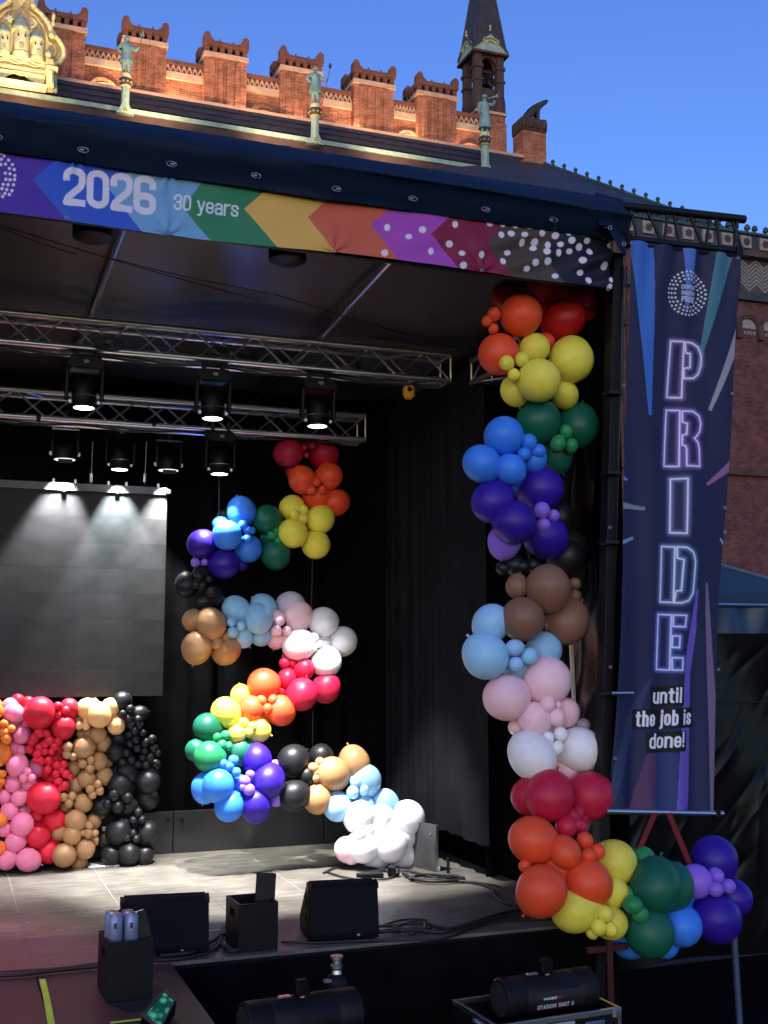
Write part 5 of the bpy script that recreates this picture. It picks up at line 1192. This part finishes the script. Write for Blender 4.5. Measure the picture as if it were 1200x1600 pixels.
# balloon figure at the back right of the stage
fg = thing('balloon_figure', 'zigzag rainbow balloon sculpture standing on a heap of white balloons', 'balloon sculpture', P(600,1355,Z=SZ))
def fY(px, py): return 9.95 - .45*np.clip((py-1000)/300, 0, 1)
D_items = [(715,180,87,'crimson',.3),(830,110,50,'crimson',-.3),(920,190,92,'crimson',-.4),(750,290,52,'crimson',-.6),(795,335,82,'orange',.5),(950,315,83,'orange',.6),(885,440,85,'orange',-.2),(990,470,82,'orange',0),
 (737,502,78,'yellow',.1),(740,650,90,'yellow',1.0),(900,570,84,'yellow',.8),(875,715,85,'yellow',.5),(590,570,90,'green',.3),(640,775,86,'green',.3),(610,680,60,'green',-.4),
 (440,525,86,'blue',.3),(355,663,89,'blue',1.3),(480,740,82,'blue',.3),(320,600,50,'blue',-.2),(335,560,46,'black',-1.0),(205,712,87,'indigo',.5),(335,830,89,'indigo',.6),(440,835,38,'indigo',-.3),
 (120,955,72,'black',-.3),(200,890,48,'black',.2),(270,1010,62,'black',.2),(220,1050,58,'black',.1),(160,1160,68,'tan',.1),(262,1180,89,'tan',.9),(178,1318,90,'tan',.6),(350,1330,88,'tan',-.1),
 (410,1100,82,'sky',.3),(538,1152,85,'sky',.9),(570,1080,75,'sky',-.2),(440,1250,68,'sky',.1),(555,1245,68,'sky',-.1),(730,1070,82,'lilac',-.2),(775,1135,86,'pink',.5),(650,1150,48,'pink',.3),(645,1265,58,'pink',-.1),(690,1270,50,'pink',0),
 (918,1170,90,'white',.6),(780,1303,92,'white',.8),(1030,1283,88,'white',.1),(935,1400,92,'white',.5),(910,1290,66,'white',.1)]
D_items += small([(808,150,20),(858,138,18),(822,190,18)], 'crimson', 1.0) + small([(882,350,27),(850,398,30),(912,398,26),(838,362,18)], 'orange', 1.2) + small([(750,540,30),(800,565,35),(805,512,28)], 'yellow', 1.2) + small([(617,663,27),(655,695,25),(645,640,22)], 'mint', 1.0)
D_items += small([(450,600,28),(475,632,28),(475,680,28),(500,635,22)], 'blue', 1.3) + small([(170,822,28),(222,820,22)], 'violet', .4) + small([(190,902,32),(247,920,26),(208,957,30),(175,950,25),(265,995,40)], 'black', .8) + small([(295,1290,38),(348,1258,30),(340,1318,28)], 'tan', .9)
D_items += small([(382,1170,30),(437,1192,28),(388,1230,32)], 'sky', 1.3) + small([(665,1165,28),(645,1220,32),(708,1222,28)], 'pink', 1.1) + small([(865,1265,32),(862,1320,25),(895,1300,22)], 'white', 1.3)
garland(fg, D_items, 3.75, 260, 660, fY)
E_items = [(575,180,66,'crimson',.9),(678,152,62,'crimson',.1),(512,110,40,'crimson',.3),(585,70,46,'crimson',.4),(502,45,23,'crimson',.6),(540,42,24,'crimson',.4),(512,14,18,'crimson',.3),(492,160,28,'crimson',-.1),
 (413,132,66,'orange',.7),(362,237,55,'orange',.6),(485,245,66,'orange',.4),(420,270,34,'orange',0),(253,253,63,'yellow',.6),(318,183,46,'yellow',-.2),(300,342,42,'yellow',.5),(385,325,55,'yellow',0),
 (178,318,62,'green',.2),(128,415,48,'green',-.1),(183,443,67,'mint',.8),(310,420,60,'green',-.2),(220,565,67,'blue',.9),(168,573,60,'blue',-.1),(268,655,62,'blue',.3),(310,560,42,'blue',.1),
 (385,455,64,'indigo',.3),(435,548,70,'indigo',.8),(380,650,68,'indigo',.3),(470,615,40,'violet',-.2),(465,480,25,'violet',-.2),(540,460,66,'black',.2),(600,525,38,'black',.4),(545,608,66,'black',.2),(660,440,52,'black',-.3),
 (710,517,71,'tan',.7),(800,470,66,'tan',.2),(645,622,62,'tan',.2),(848,545,67,'sky',.4),(730,655,62,'sky',.3),(930,645,60,'sky',.1),(835,655,50,'sky',.2),
 (820,700,67,'white',.8),(1027,705,75,'white',.7),(915,700,55,'white',.6),(950,818,77,'white',1.2),(838,822,70,'white',1.0),(1010,858,65,'white',.1),(775,838,58,'pink',.2),(880,770,60,'white',.7),(962,742,58,'white',.5),(900,862,60,'white',.4),(1005,778,62,'white',.4),(790,860,40,'pink',.5)]
E_items += small([(404,204,22),(453,200,21),(430,238,22)], 'orange', 1.2) + small([(328,298,22),(365,315,20),(350,338,20)], 'yellow', 1.0) + small([(217,360,18),(252,352,22),(237,393,22),(265,398,18)], 'mint', 1.3) + small([(240,473,22),(285,458,22),(265,485,22),(297,508,20)], 'blue', 1.3)
E_items += small([(357,520,20),(335,547,24),(352,583,25),(328,572,16)], 'violet', 1.3) + small([(628,490,22),(655,465,20),(640,510,18),(638,535,18)], 'tan', .9) + small([(793,595,27),(805,552,24),(842,583,22)], 'sky', 1.2) + small([(825,775,27),(855,785,22),(865,755,20)], 'white', 1.6)
garland(fg, E_items, 2.727, 260, 1020, fY)
strings(fg, P(342,735,Y=10.0), P(342,810,Y=10.0)); strings(fg, P(488,870,Y=10.0), P(487,950,Y=10.0)); strings(fg, P(489,1110,Y=9.85), P(488,1165,Y=9.8))

# balloon wall columns under the video wall
def wY(px, py): return 10.36
def column_(name, label, items, seedx, colr, fill):
    pts = [P(it[0]/4.286, 1060+it[1]/4.286, Y=10.2) for it in items]
    t = thing('balloon_column', label, 'balloon column', (np.mean([p[0] for p in pts]), 10.2, SZ), group='balloon columns under the video wall')
    garland(t, items, 4.286, 0, 1060, wY, .12)
    x0, x1 = fill
    for k in range(12):
        x = random.uniform(x0, x1); y = 190+k*88
        garland(t, [(x, y, random.uniform(50,62), colr, -.35)], 4.286, 0, 1060, wY, .12)
    return t
O_items = [(-25,220,48,'tangerine',.5),(5,505,75,'tangerine',.4),(-5,945,48,'tangerine',.8),(-20,1150,58,'tangerine',.8),(-60,700,80,'tangerine',.2),(-90,350,90,'tangerine',.2),(-80,1000,80,'tangerine',.3),(-100,1200,80,'tangerine',.4)]
O_items += small([(25,305,28),(25,360,32),(75,338,28),(40,402,36),(15,640,28),(10,690,24),(-5,572,22)], 'tangerine', 1.0)
column_('c', 'orange balloon column cut off by the left edge', O_items, 0, 'tangerine', (-120,-20))
Pk = [(93,232,65,'hotpink',.3),(180,290,38,'hotpink',-.1),(137,378,57,'hotpink',.4),(100,465,50,'hotpink',0),(140,478,32,'hotpink',.5),(115,585,70,'hotpink',.6),(190,710,50,'hotpink',.2),(85,705,55,'hotpink',.4),(30,790,45,'hotpink',.3),(130,798,55,'hotpink',.5),(65,890,55,'hotpink',.5),(150,890,32,'hotpink',.1),(30,1010,50,'hotpink',.4),(150,975,74,'hotpink',.8),(105,1095,68,'hotpink',.7),(48,1215,65,'hotpink',.8),(187,1215,77,'hotpink',1.0)]
Pk += small([(180,625,28),(157,668,28),(212,665,28)], 'hotpink', 1.1)
column_('c', 'candy pink balloon column between the orange and red ones', Pk, 0, 'hotpink', (20,170))
Rd = [(265,232,105,'coral',.6),(465,200,62,'coral',.3),(425,328,77,'coral',.5),(120,150,45,'coral',-.5),(185,160,40,'coral',-.5),(400,470,48,'coral',0),(350,680,42,'coral',-.1),(235,600,60,'hotpink',-.3),(295,800,108,'coral',.7),(240,920,50,'coral',0),(370,950,75,'coral',.2),(255,1050,82,'coral',.4),(325,1165,75,'coral',.3)]
Rd += small([(390,185,28),(440,215,30),(388,245,27),(265,365,35),(230,400,32),(265,460,28),(195,475,30),(250,505,32),(300,490,24),(330,415,35),(388,420,30),(365,455,30),(310,370,28),(325,550,28),(270,550,30),(380,580,30),(427,575,28),(320,610,27),(375,640,28),(440,640,28),(390,690,30),(430,720,32),(470,660,22),(215,430,25),(300,440,28),(345,490,24),(240,545,24),(415,610,24),(400,740,24)], 'coral', .8)
column_('c', 'red balloon column with clusters of small balloons', Rd, 0, 'coral', (200,430))
Tn = [(590,205,73,'sand',.4),(740,195,60,'sand',.3),(663,247,80,'sand',.9),(778,315,58,'sand',.5),(655,380,58,'tan',.1),(560,465,76,'tan',.5),(690,440,55,'tan',-.1),(660,555,60,'tan',.3),(715,560,40,'tan',-.2),(495,600,50,'tan',0),(580,672,60,'tan',.5),(700,655,57,'tan',.3),(505,715,55,'tan',0),(555,835,60,'tan',.5),(440,860,45,'tan',-.1),(505,950,72,'tan',.6),(622,960,54,'tan',.1),(400,1030,57,'tan',.3),(482,1053,62,'tan',.8),(567,1140,67,'tan',.6),(430,1185,78,'tan',1.0),(375,1150,50,'tan',.2),(530,1232,52,'tan',.1),(640,1090,30,'tan',0),(540,370,30,'tan',-.2)]
Tn += small([(530,315,28),(575,320,28),(575,285,20)], 'sand', .6) + small([(455,460,32),(450,510,30),(490,525,25),(553,573,30),(607,548,27),(602,603,30),(605,742,30),(655,708,28),(668,752,28),(620,780,27),(427,795,28),(483,790,27),(462,835,28),(598,985,28),(555,1035,20),(592,1037,30),(637,1035,24)], 'tan', .95)
column_('c', 'tan and beige balloon column beside the black one', Tn, 0, 'tan', (470,690))
Bk = [(818,155,66,'black',.2),(932,238,56,'black',.1),(780,497,66,'black',.2),(800,400,60,'black',-.2),(855,625,75,'black',.2),(802,715,85,'black',.5),(990,690,82,'black',.5),(685,850,70,'black',.2),(860,860,60,'black',.3),(985,800,75,'black',0),(795,1025,85,'black',.5),(985,1030,76,'black',.4),(745,1185,68,'black',.4),(860,1172,75,'black',.7),(965,1185,62,'black',.4),(700,1080,55,'black',-.1),(1040,580,38,'black',.1)]
Bk += small([(870,205,30),(822,238,30),(862,270,32),(923,278,30),(876,312,30),(932,312,27),(900,350,32),(953,367,26),(865,375,25),(910,410,30),(872,437,25),(920,467,30),(975,430,32),(1018,408,30),(1030,468,30),(1055,500,22),(1005,527,32),(955,530,25),(977,580,30),(925,575,27),(847,497,30),(822,557,30),(880,543,30),(970,485,25),(1030,770,25)], 'black', .75)
Bk += small([(765,780,42),(848,797,40),(788,862,42),(720,840,30),(925,895,28),(892,950,26),(950,945,28),(848,1067,28),(890,1037,24),(910,1073,28)], 'black', 1.0)
column_('c', 'black balloon column at the right end of the balloon wall', Bk, 0, 'black', (780,950))
sf = P(160,1352,Z=SZ)
bs = thing('column_stand', 'white stand foot showing between tan and black balloons', 'stand', sf)
MB().cbox(sf+(0,0,.008), (.26,.22,.012), .003).build('foot_plate', 'white_plastic', bs)
MB().tube([sf+(.03,0,.014), sf+(.01,.04,.32)], .028, 10, .018).build('upright', 'white_plastic', bs, smooth=40)

# ------------------------------------------------------------------ monitors, crates, cables on the stage lip
def wedge(pl, pr, ytop, ybot, label, depth=.34, skew=.0):
    a, b = P(pl, ybot, Z=SZ), P(pr, ybot-(pr-pl)*.06, Z=SZ); W = np.linalg.norm(b-a); h = (P(pl, ytop, Y=a[1])[2]-SZ)
    ang = math.atan2(b[1]-a[1], b[0]-a[0])
    t = thing('floor_monitor', label, 'speaker', (a[0],a[1],SZ), (0,0,ang), group='floor monitors on the stage lip')
    pr_ = [(0,.004),(-.02,.05),(.03,h*.93),(.07,h),(.10,h),(depth*1.05,.10),(depth,.004)]
    MB().prism([(0,y,z) for y, z in pr_], (W,0,0)).build('cabinet', 'wedge_paint', t, local=True, bevel=.012)
    MB().prism([(.02,.115,h-.006),(W-.02,.115,h-.006),(W-.02,depth*1.04,.115),(.02,depth*1.04,.115)], (0,.012,.012)).build('grille', 'black_steel', t, local=True)
    for z in (.08, h*.52): MB().cbox((-.004, .11, z+.05), (.012,.07,.06 if z < .1 else .075), .006).build('side_handle', 'hole', t, local=True)
    for x in (.012, W-.012): MB().prism([(x-.014,.02,h-.01),(x+.014,.02,h-.01),(x+.014,.09,h+.006),(x-.014,.09,h+.006)], (0,0,-.03)).build('corner_cap', 'black_plastic', t, local=True)
    MB().cbox((W*.7,-.012,.035), (.02,.012,.02), .003).build('socket', 'steel', t, local=True)
    return t
wedge(482, 592, 1384, 1473, 'black floor monitor beside the small black crate, with two side openings')
wedge(186, 326, 1408, 1500, 'black floor monitor behind the crate with drink cans')
def crate(px0, px1, yb, yt, label, th=.015, dep=.30):
    a, b = P(px0, yb, Z=SZ), P(px1, yb-4, Z=SZ); W = abs(b[0]-a[0]); h = P(px0, yt, Y=a[1])[2]-SZ
    t = thing('crate', label, 'crate', (a[0],a[1],SZ), (0,0,rad(2)))
    MB().box((0,0,.003),(W,th,h)).build('front_panel', 'black_paint', t, local=True, bevel=.002)
    MB().box((0,dep-th,.003),(W,dep,h)).build('back_panel', 'black_paint', t, local=True, bevel=.002)
    MB().box((W-th,th+.001,.003),(W,dep-th-.001,h)).build('side_panel', 'black_paint', t, local=True)
    # left side with a hand slot
    y0, y1, z0, z1 = dep*.3, dep*.7, h*.66, h*.84
    for q in (((0,th+.001,.003),(th,dep-th-.001,z0)), ((0,th+.001,z1),(th,dep-th-.001,h)), ((0,th+.001,z0),(th,y0,z1)), ((0,y1,z0),(th,dep-th-.001,z1))):
        MB().box(*q).build('side_panel', 'black_paint', t, local=True)
    MB().box((th,th,.004),(W-th,dep-th,.02)).build('bottom', 'black_paint', t, local=True)
    return t, W, h, dep
c1, W1, h1, dp1 = crate(166, 241, 1568, 1474, 'black open crate full of drink cans on the stage thrust')
c2, W2, h2, dp2 = crate(372, 437, 1490, 1414, 'black open crate next to the right floor monitor')
mat('can_print', srgb(128,138,178), .35, .3, vary=.15, scale=14)
for k, (px, yt) in enumerate(((175,1424),(181,1428),(199,1423),(206,1427))):
    q = P(px, yt, Y=c1.location.y+.10+.05*(k % 2 == 0)); z1 = q[2]
    t = thing('drink_can', ('tall blue silver drink can at the back left of the crate','tall blue silver drink can at the front left of the crate','tall blue silver drink can at the back middle of the crate','tall blue silver drink can behind the black tablet')[k], 'can', (q[0], q[1], z1-.17), group='drink cans in the crate')
    MB().lathe((0,0,0), [(.031,0),(.038,.01),(.038,.155),(.030,.168)], 18).build('body', 'can_print', t, smooth=40, local=True)
    MB().lathe((0,0,.1665), [(.031,.002),(.031,.006),(.027,.005)], 18).build('rim', 'alu', t, local=True)
    MB().box((-.014,-.0395,.10),(.002,-.0375,.13)).build('print_mark', mat('can_dark', srgb(40,48,90), .4), t, local=True)
q = P(212,1448,Y=c1.location.y+.12)
tb2 = thing('tablet', 'black tablet standing tilted in the drink crate', 'tablet', (q[0]+.02,q[1]-.04,SZ+.20), (rad(-10),rad(-14),rad(-8)))
MB().cbox((0,0,.10), (.17,.010,.26), .003).build('body', 'black_plastic', tb2, local=True)
MB().cbox((0,.001,.231), (.14,.006,.004), .001).build('edge', 'steel', tb2, local=True)
q = P(411,1400,Y=c2.location.y+.12)
fl_ = thing('folder', 'black flat folder standing upright in the second crate', 'folder', (q[0],q[1],SZ+.05), (rad(-6),rad(3),rad(-14)))
MB().cbox((0,0,.21), (.125,.012,.36), .003).build('cover', 'black_paint', fl_, local=True)
MB().cbox((0,.009,.205), (.12,.005,.345), .001).build('page_block', mat('paper_dark', (.08,.08,.09,1), .7), fl_, local=True)
# cables
def fc(pts, z=SZ+.012): return [np.array((*P(x, y, Z=SZ)[:2], z)) for x, y in pts]
CB = [([(505,1366),(530,1357),(580,1358),(615,1368),(600,1376),(545,1374),(508,1364)], 'thin black cable loop lying by the white balloons'),
 ([(560,1372),(600,1363),(640,1365),(690,1378),(740,1382),(770,1392),(775,1405),(790,1415),(815,1420),(840,1425)], 'black cable running from the white balloons to the orange ones'),
 ([(630,1370),(655,1380),(690,1382),(725,1378),(700,1372),(660,1372),(640,1378)], 'coil of black cable right of the power box'),
 ([(640,1374),(700,1378),(770,1385),(810,1400),(850,1408)], 'black cable curving along the right side of the deck'),
 ([(590,1452),(620,1450),(660,1447),(700,1455),(740,1445),(800,1428),(870,1424)], 'black cable leaving the right floor monitor towards the garland'),
 ([(590,1462),(640,1458),(690,1462),(740,1448),(800,1436),(870,1432)], 'second black cable along the stage lip, right'),
 ([(440,1475),(500,1476),(560,1473),(640,1472),(700,1468),(740,1452),(790,1442),(870,1438)], 'thick black cable along the very edge of the stage'),
 ([(240,1506),(290,1502),(335,1488),(345,1470),(362,1460),(395,1458)], 'black cable between the two crates'),
 ([(250,1500),(300,1494),(328,1478),(350,1466),(372,1470),(380,1486),(360,1492),(345,1482)], 'black cable with a loop beside the second crate'),
 ([(320,1480),(340,1462),(352,1452),(380,1452)], 'short black cable behind the second crate'),
 ([(-40,1528),(40,1522),(100,1518),(130,1514),(165,1510)], 'black cable crossing the thrust to the drink crate'),
 ([(-40,1533),(30,1529),(90,1522),(130,1518),(170,1515)], 'second black cable crossing the thrust to the drink crate'),
 ([(600,1448),(630,1440),(665,1440),(672,1452),(650,1460),(618,1458)], 'bunched black cable coil right of the floor monitor'),
 ([(612,1456),(640,1446),(660,1446),(664,1456),(640,1464)], 'small black cable coil by the floor monitor')]
for k, (pts, lab) in enumerate(CB):
    cable('stage_cable', fc(pts, SZ+.012+.006*(k % 3)), (.008,.011,.014)[k % 3], 'cable_rubber', lab, group='cables lying on the stage')
q = P(615,1370,Z=SZ)
pw = thing('power_box', 'small black power box among the cables by the white balloons', 'power box', q, (0,0,rad(30)))
MB().cbox((0,0,.045), (.07,.09,.088), .012).build('case', 'black_plastic', pw, local=True)
MB().cbox((0,-.047,.055), (.045,.008,.04), .003).build('socket', 'steel', pw, local=True)
q = P(578,1372,Z=SZ)
ps = thing('power_strip', 'black power strip lying in front of the white balloons', 'power strip', q, (0,0,rad(-8)))
MB().cbox((0,0,.022), (.22,.055,.042), .008).build('case', 'black_plastic', ps, local=True)
for k in range(3): MB().lathe((-.06+.06*k,0,.0435), [(.018,0),(.016,.003)], 12).build('outlet', 'black_steel', ps, local=True)

# ------------------------------------------------------------------ things in front of the stage
# small screen with a green picture
q = P(252,1578,Y=6.0)
mo = thing('field_monitor', 'small tilted screen showing a green picture at the stage thrust edge', 'monitor', (q[0],6.0,q[2]))
e1 = P(271,1564,Y=5.97)-P(228,1586,Y=6.0); 
c4 = [P(256.5,1551.5,Y=6.03), P(271,1564,Y=5.98), P(250,1604,Y=5.88), P(227,1586,Y=5.93)]
n_ = np.cross(c4[1]-c4[0], c4[3]-c4[0]); n_ /= np.linalg.norm(n_)
if n_ @ (CAM-c4[0]) < 0: n_ = -n_
cc = sum(c4)/4
def off(p, s, d): return cc + (p-cc)*s + n_*d
def gm_():
    m = bpy.data.materials.new('screen_green'); m.use_nodes = True; t = m.node_tree; b = t.nodes['Principled BSDF']; b.inputs['Roughness'].default_value = .2
    tc = t.nodes.new('ShaderNodeTexCoord'); vo = t.nodes.new('ShaderNodeTexVoronoi'); vo.inputs['Scale'].default_value = 26
    cr_ = t.nodes.new('ShaderNodeValToRGB'); cr_.color_ramp.elements[0].color = srgb(95,200,150); cr_.color_ramp.elements[1].color = srgb(12,70,55); cr_.color_ramp.elements[1].position = .6
    t.links.new(tc.outputs['Object'], vo.inputs['Vector']); t.links.new(vo.outputs['Distance'], cr_.inputs[0]); t.links.new(cr_.outputs[0], b.inputs['Emission Color']); t.links.new(cr_.outputs[0], b.inputs['Base Color'])
    b.inputs['Emission Strength'].default_value = .12; return m
MB().prism([off(p,1.0,.001) for p in c4], n_*.002).build('screen', gm_(), mo)
MB().prism([off(p,1.28,-.05) for p in c4], n_*.049).build('body', 'black_plastic', mo, bevel=.004)
for i in range(4):
    a, b = c4[i], c4[(i+1) % 4]
    MB().prism([off(a,1.06,.0015), off(b,1.06,.0015), off(b,1.26,.0015), off(a,1.26,.0015)], n_*.008).build('hood_edge', mat('bezel_brown',(.06,.045,.04,1),.5), mo)
b_ = off(c4[1],1.2,-.05); MB().prism([off(c4[0],1.25,-.051), off(c4[1],1.25,-.051), off(c4[2],1.25,-.051)], -n_*.05).build('rear_case', 'black_plastic', mo)
MB().tube([cc-n_*.06, (cc[0],cc[1]+.05,SZ-.02)], .02, 8).build('stand', 'black_steel', mo)

def cannon(cx, cy, Y, L, R, lab, tilt=0.0, text=False):
    c = P(cx, cy, Y=Y); t = thing('confetti_cannon', lab, 'confetti cannon', c, (0,0,rad(tilt)), group='confetti cannons before the stage')
    MB().lathe((0,0,0), [(R*.90,-L/2),(R,-L/2+.01),(R,-L*.3),(R*.985,-L*.295),(R*.985,-L*.285),(R,-L*.28),(R,L*.27),(R*.985,L*.275),(R*.985,L*.285),(R,L*.29),(R,L/2-.01),(R*.9,L/2)], 40, 'x').build('barrel', 'black_paint', t, smooth=35, local=True)
    MB().lathe((0,0,0), [(R*.8,-L/2-.004),(R*.8,-L/2+.002)], 30, 'x').build('muzzle', 'hole', t, local=True)
    MB().cbox((.0,-.01,R+.035), (.075,.06,.085), .012).build('handle_knob', 'black_plastic', t, local=True)
    MB().tube([(-.0,-.01,R-.01),(0,-.01,R+.01)], .03, 10).build('knob_stem', 'steel', t, local=True)
    MB().cbox((-.10,-.02,R+.006), (.07,.03,.012), .004).build('latch', 'alu', t, local=True)
    for s in (-1,1): MB().cbox((s*L*.33,0,-R-.01), (.05,R*1.2,.06), .008).build('foot', 'black_plastic', t, local=True)
    if text:   # printed lettering wrapped on the barrel
        n1, n2 = 220, 80; w0, w1, a0_, a1_ = -.13, .19, rad(-28), rad(22)
        UU, AA = np.meshgrid(np.linspace(w0,w1,n1), np.linspace(a0_,a1_,n2), indexing='ij')
        rr = R+.0012; pts = np.stack([UU, -rr*np.cos(AA), rr*np.sin(AA)], -1)
        flat = np.stack([UU*1000, AA*R*1000], -1).reshape(-1,2)
        pc = Paint(flat, (.012,.012,.014))
        f0 = R*1000
        pc.stroke(layout('STADIUM SHOT II', (-118,-.43*f0), (118,-.43*f0), (-118,-.43*f0+26), 1.9, .3), 2.0, srgb(200,205,215), aa=1.2)
        pc.stroke(layout('MAGIC', (-80,.0), (5,.0), (-80,14), 1.9, .1), 1.9, srgb(200,205,215), aa=1.2)
        pc.stroke(layout('FX', (11,.0), (44,.0), (11,14), 1.9, .1), 1.9, srgb(170,30,35), aa=1.2)
        cloth('lettering', pts, pc, print_mat('cannon_print', .5), t, local=True)
    return t
CY_ = 6.05
cannon(852, 1552, CY_, .60, .115, 'black confetti cannon with white lettering lying in the flight case', 3, True)
cannon(470, 1592, 5.9, .62, .12, 'black confetti cannon cut off by the bottom edge', 5)
# flight case
k0 = P(738,1568,Y=CY_-.26); k1 = P(975,1580,Y=CY_-.26); ztc = P(972,1577,Y=CY_-.26)[2]
fcx0, fcx1 = k0[0]+.14, k1[0]
case = thing('flight_case', 'black flight case with silver edges holding the lettered cannon', 'flight case', (fcx0, CY_-.26, 0), (0,0,rad(3)))
W = fcx1-fcx0; Dp = .50; H = ztc
MB().box((.02,0,.12),(W-.02,.012,H-.03)).build('front_panel', 'black_paint', case, local=True)
MB().box((.02,Dp-.012,.12),(W-.02,Dp,H-.03)).build('back_panel', 'black_paint', case, local=True)
for x in (0, W-.012): MB().box((x,.013,.12),(x+.012,Dp-.013,H-.03)).build('side_panel', 'black_paint', case, local=True)
MB().box((.013,.013,.12),(W-.013,Dp-.013,.14)).build('bottom', 'black_paint', case, local=True)
for (a, b) in (((-.006,-.006,H-.03),(W+.006,.016,H)), ((-.006,Dp-.016,H-.03),(W+.006,Dp+.006,H)), ((-.006,.017,H-.03),(.016,Dp-.017,H)), ((W-.016,.017,H-.03),(W+.006,Dp-.017,H)),
               ((-.006,-.006,.1),(.016,.016,H-.031)), ((W-.016,-.006,.1),(W+.006,.016,H-.031))):
    MB().box(a, b).build('edge_rail', 'alu', case, local=True, bevel=.002)
for x in (.02, W-.02): MB().cbox((x,.0,H-.03), (.06,.03,.06), .012).build('corner_cap', 'steel', case, local=True)
lt = MB().cbox((W*.78,-.012,H-.10), (.13,.016,.10), .008).build('latch_plate', 'steel', case, local=True)
MB().cbox((W*.78,-.024,H-.10), (.07,.016,.05), .008).build('latch', 'alu', lt, local=True)
mat('label_grey', srgb(150,155,165), .6, vary=.05)
lb_ = MB().box((W*.42,-.005,H-.15),(W*.62,-.0005,H-.035)).build('label', 'label_grey', case, local=True)
n1, n2 = 60, 40; UU, VV = np.meshgrid(np.linspace(W*.44,W*.60,n1), np.linspace(H-.12,H-.05,n2), indexing='ij')
pc = Paint(np.stack([UU*1000, VV*1000], -1).reshape(-1,2), srgb(150,155,165))
pc.stroke(layout('FX', (W*440+60,H*1000-105), (W*600-5,H*1000-105), (W*440+60,H*1000-62), 3.5, .12), 3.5, srgb(150,45,55), aa=1.5)
cloth('label_print', np.stack([UU, np.full_like(UU,-.0065), VV], -1), pc, print_mat('label_print', .6), lb_, local=True)
MB().tube([(-.02,.05,H-.03),(-.05,.12,H-.01),(-.03,.2,H-.03)], .014, 8).build('butterfly_catch', 'steel', case, local=True)
for x in (.07, W-.07):
    for y in (.07, Dp-.07): MB().lathe((x,y,.06), [(.055,-.02),(.06,0),(.055,.02)], 14, 'x').build('castor', 'cable_rubber', case, local=True); MB().box((x-.03,y-.03,.09),(x+.03,y+.03,.12)).build('castor_fork', 'steel', case, local=True)
# black table that carries the cropped cannon
tq = P(470,1640,Y=5.9)
stn = thing('equipment_stand', 'black equipment stand under the cropped confetti cannon', 'stand', (tq[0],5.9,0))
zz = P(470,1592,Y=5.9)[2]-.12-.04
MB().box((tq[0]-.3,5.72,zz-.03),(tq[0]+.3,6.1,zz)).build('top', 'black_paint', stn, bevel=.004)
for sx in (-.27,.27):
    for y in (5.75,6.07): MB().tube([(tq[0]+sx,y,0.003),(tq[0]+sx,y,zz-.03)], .016, 8).build('leg', 'black_steel', stn)
# support under the lettered cannon
# confetti tube with a shiny neck
q0, q1 = P(524,1492,Y=6.35), P(526,1562,Y=6.35)
ct = thing('gas_bottle', 'black gas bottle with a shiny valve below the stage lip', 'bottle', (q1[0],6.35,0))
MB().lathe((q1[0],6.35,0), [(.06,.003),(.066,.03),(.066,q0[2]-.16),(.062,q0[2]-.14),(.05,q0[2]-.115),(.03,q0[2]-.10)], 24).build('body', 'black_paint', ct, smooth=40)
MB().lathe((q1[0],6.35,q0[2]-.1), [(.03,0),(.026,.02),(.034,.03),(.034,.045),(.026,.05),(.026,.075),(.036,.08),(.036,.095)], 20).build('valve', 'alu', ct, smooth=30)
MB().cbox((q1[0]-.06,6.33,q0[2]-.13), (.05,.04,.02), .006).build('lever', 'steel', ct)
# blue-grey pole and red stand at the right
q0, q1 = P(1147,1462,Y=6.6), P(1156,1606,Y=6.4)
pl_ = thing('support_pole', 'blue grey steel pole standing under the indigo balloons', 'pole', (q1[0],6.4,0))
d_ = (q0-q1)/np.linalg.norm(q0-q1); ft = q1-d_*(q1[2]/d_[2])
MB().tube([ft+(0,0,.004), q0+d_*.15], .022, 10).build('tube', mat('pole_paint', srgb(44,56,80), .5), pl_, smooth=40)
MB().lathe(ft+(0,0,0), [(.09,.003),(.09,.012),(.03,.02)], 14).build('foot', 'black_steel', pl_)
q0, q1 = P(950,1470,Y=6.7), P(953,1575,Y=6.7)
rd = thing('red_stand', 'dark red steel stand behind the flight case', 'stand', (q1[0],6.7,0))
mat('red_paint', srgb(60,6,10), .5, vary=.15)
MB().box((q1[0]-.022,6.68,0.003),(q1[0]+.022,6.72,q0[2])).build('upright', 'red_paint', rd, bevel=.003)
MB().box((q1[0]-.16,6.69,P(950,1482,Y=6.7)[2]-.02),(q1[0]+.14,6.73,P(950,1482,Y=6.7)[2]+.02)).build('crossbar', 'red_paint', rd, bevel=.003)
MB().box((q1[0]-.14,6.5,0.003),(q1[0]+.14,6.9,.03)).build('foot', 'red_paint', rd, bevel=.003)
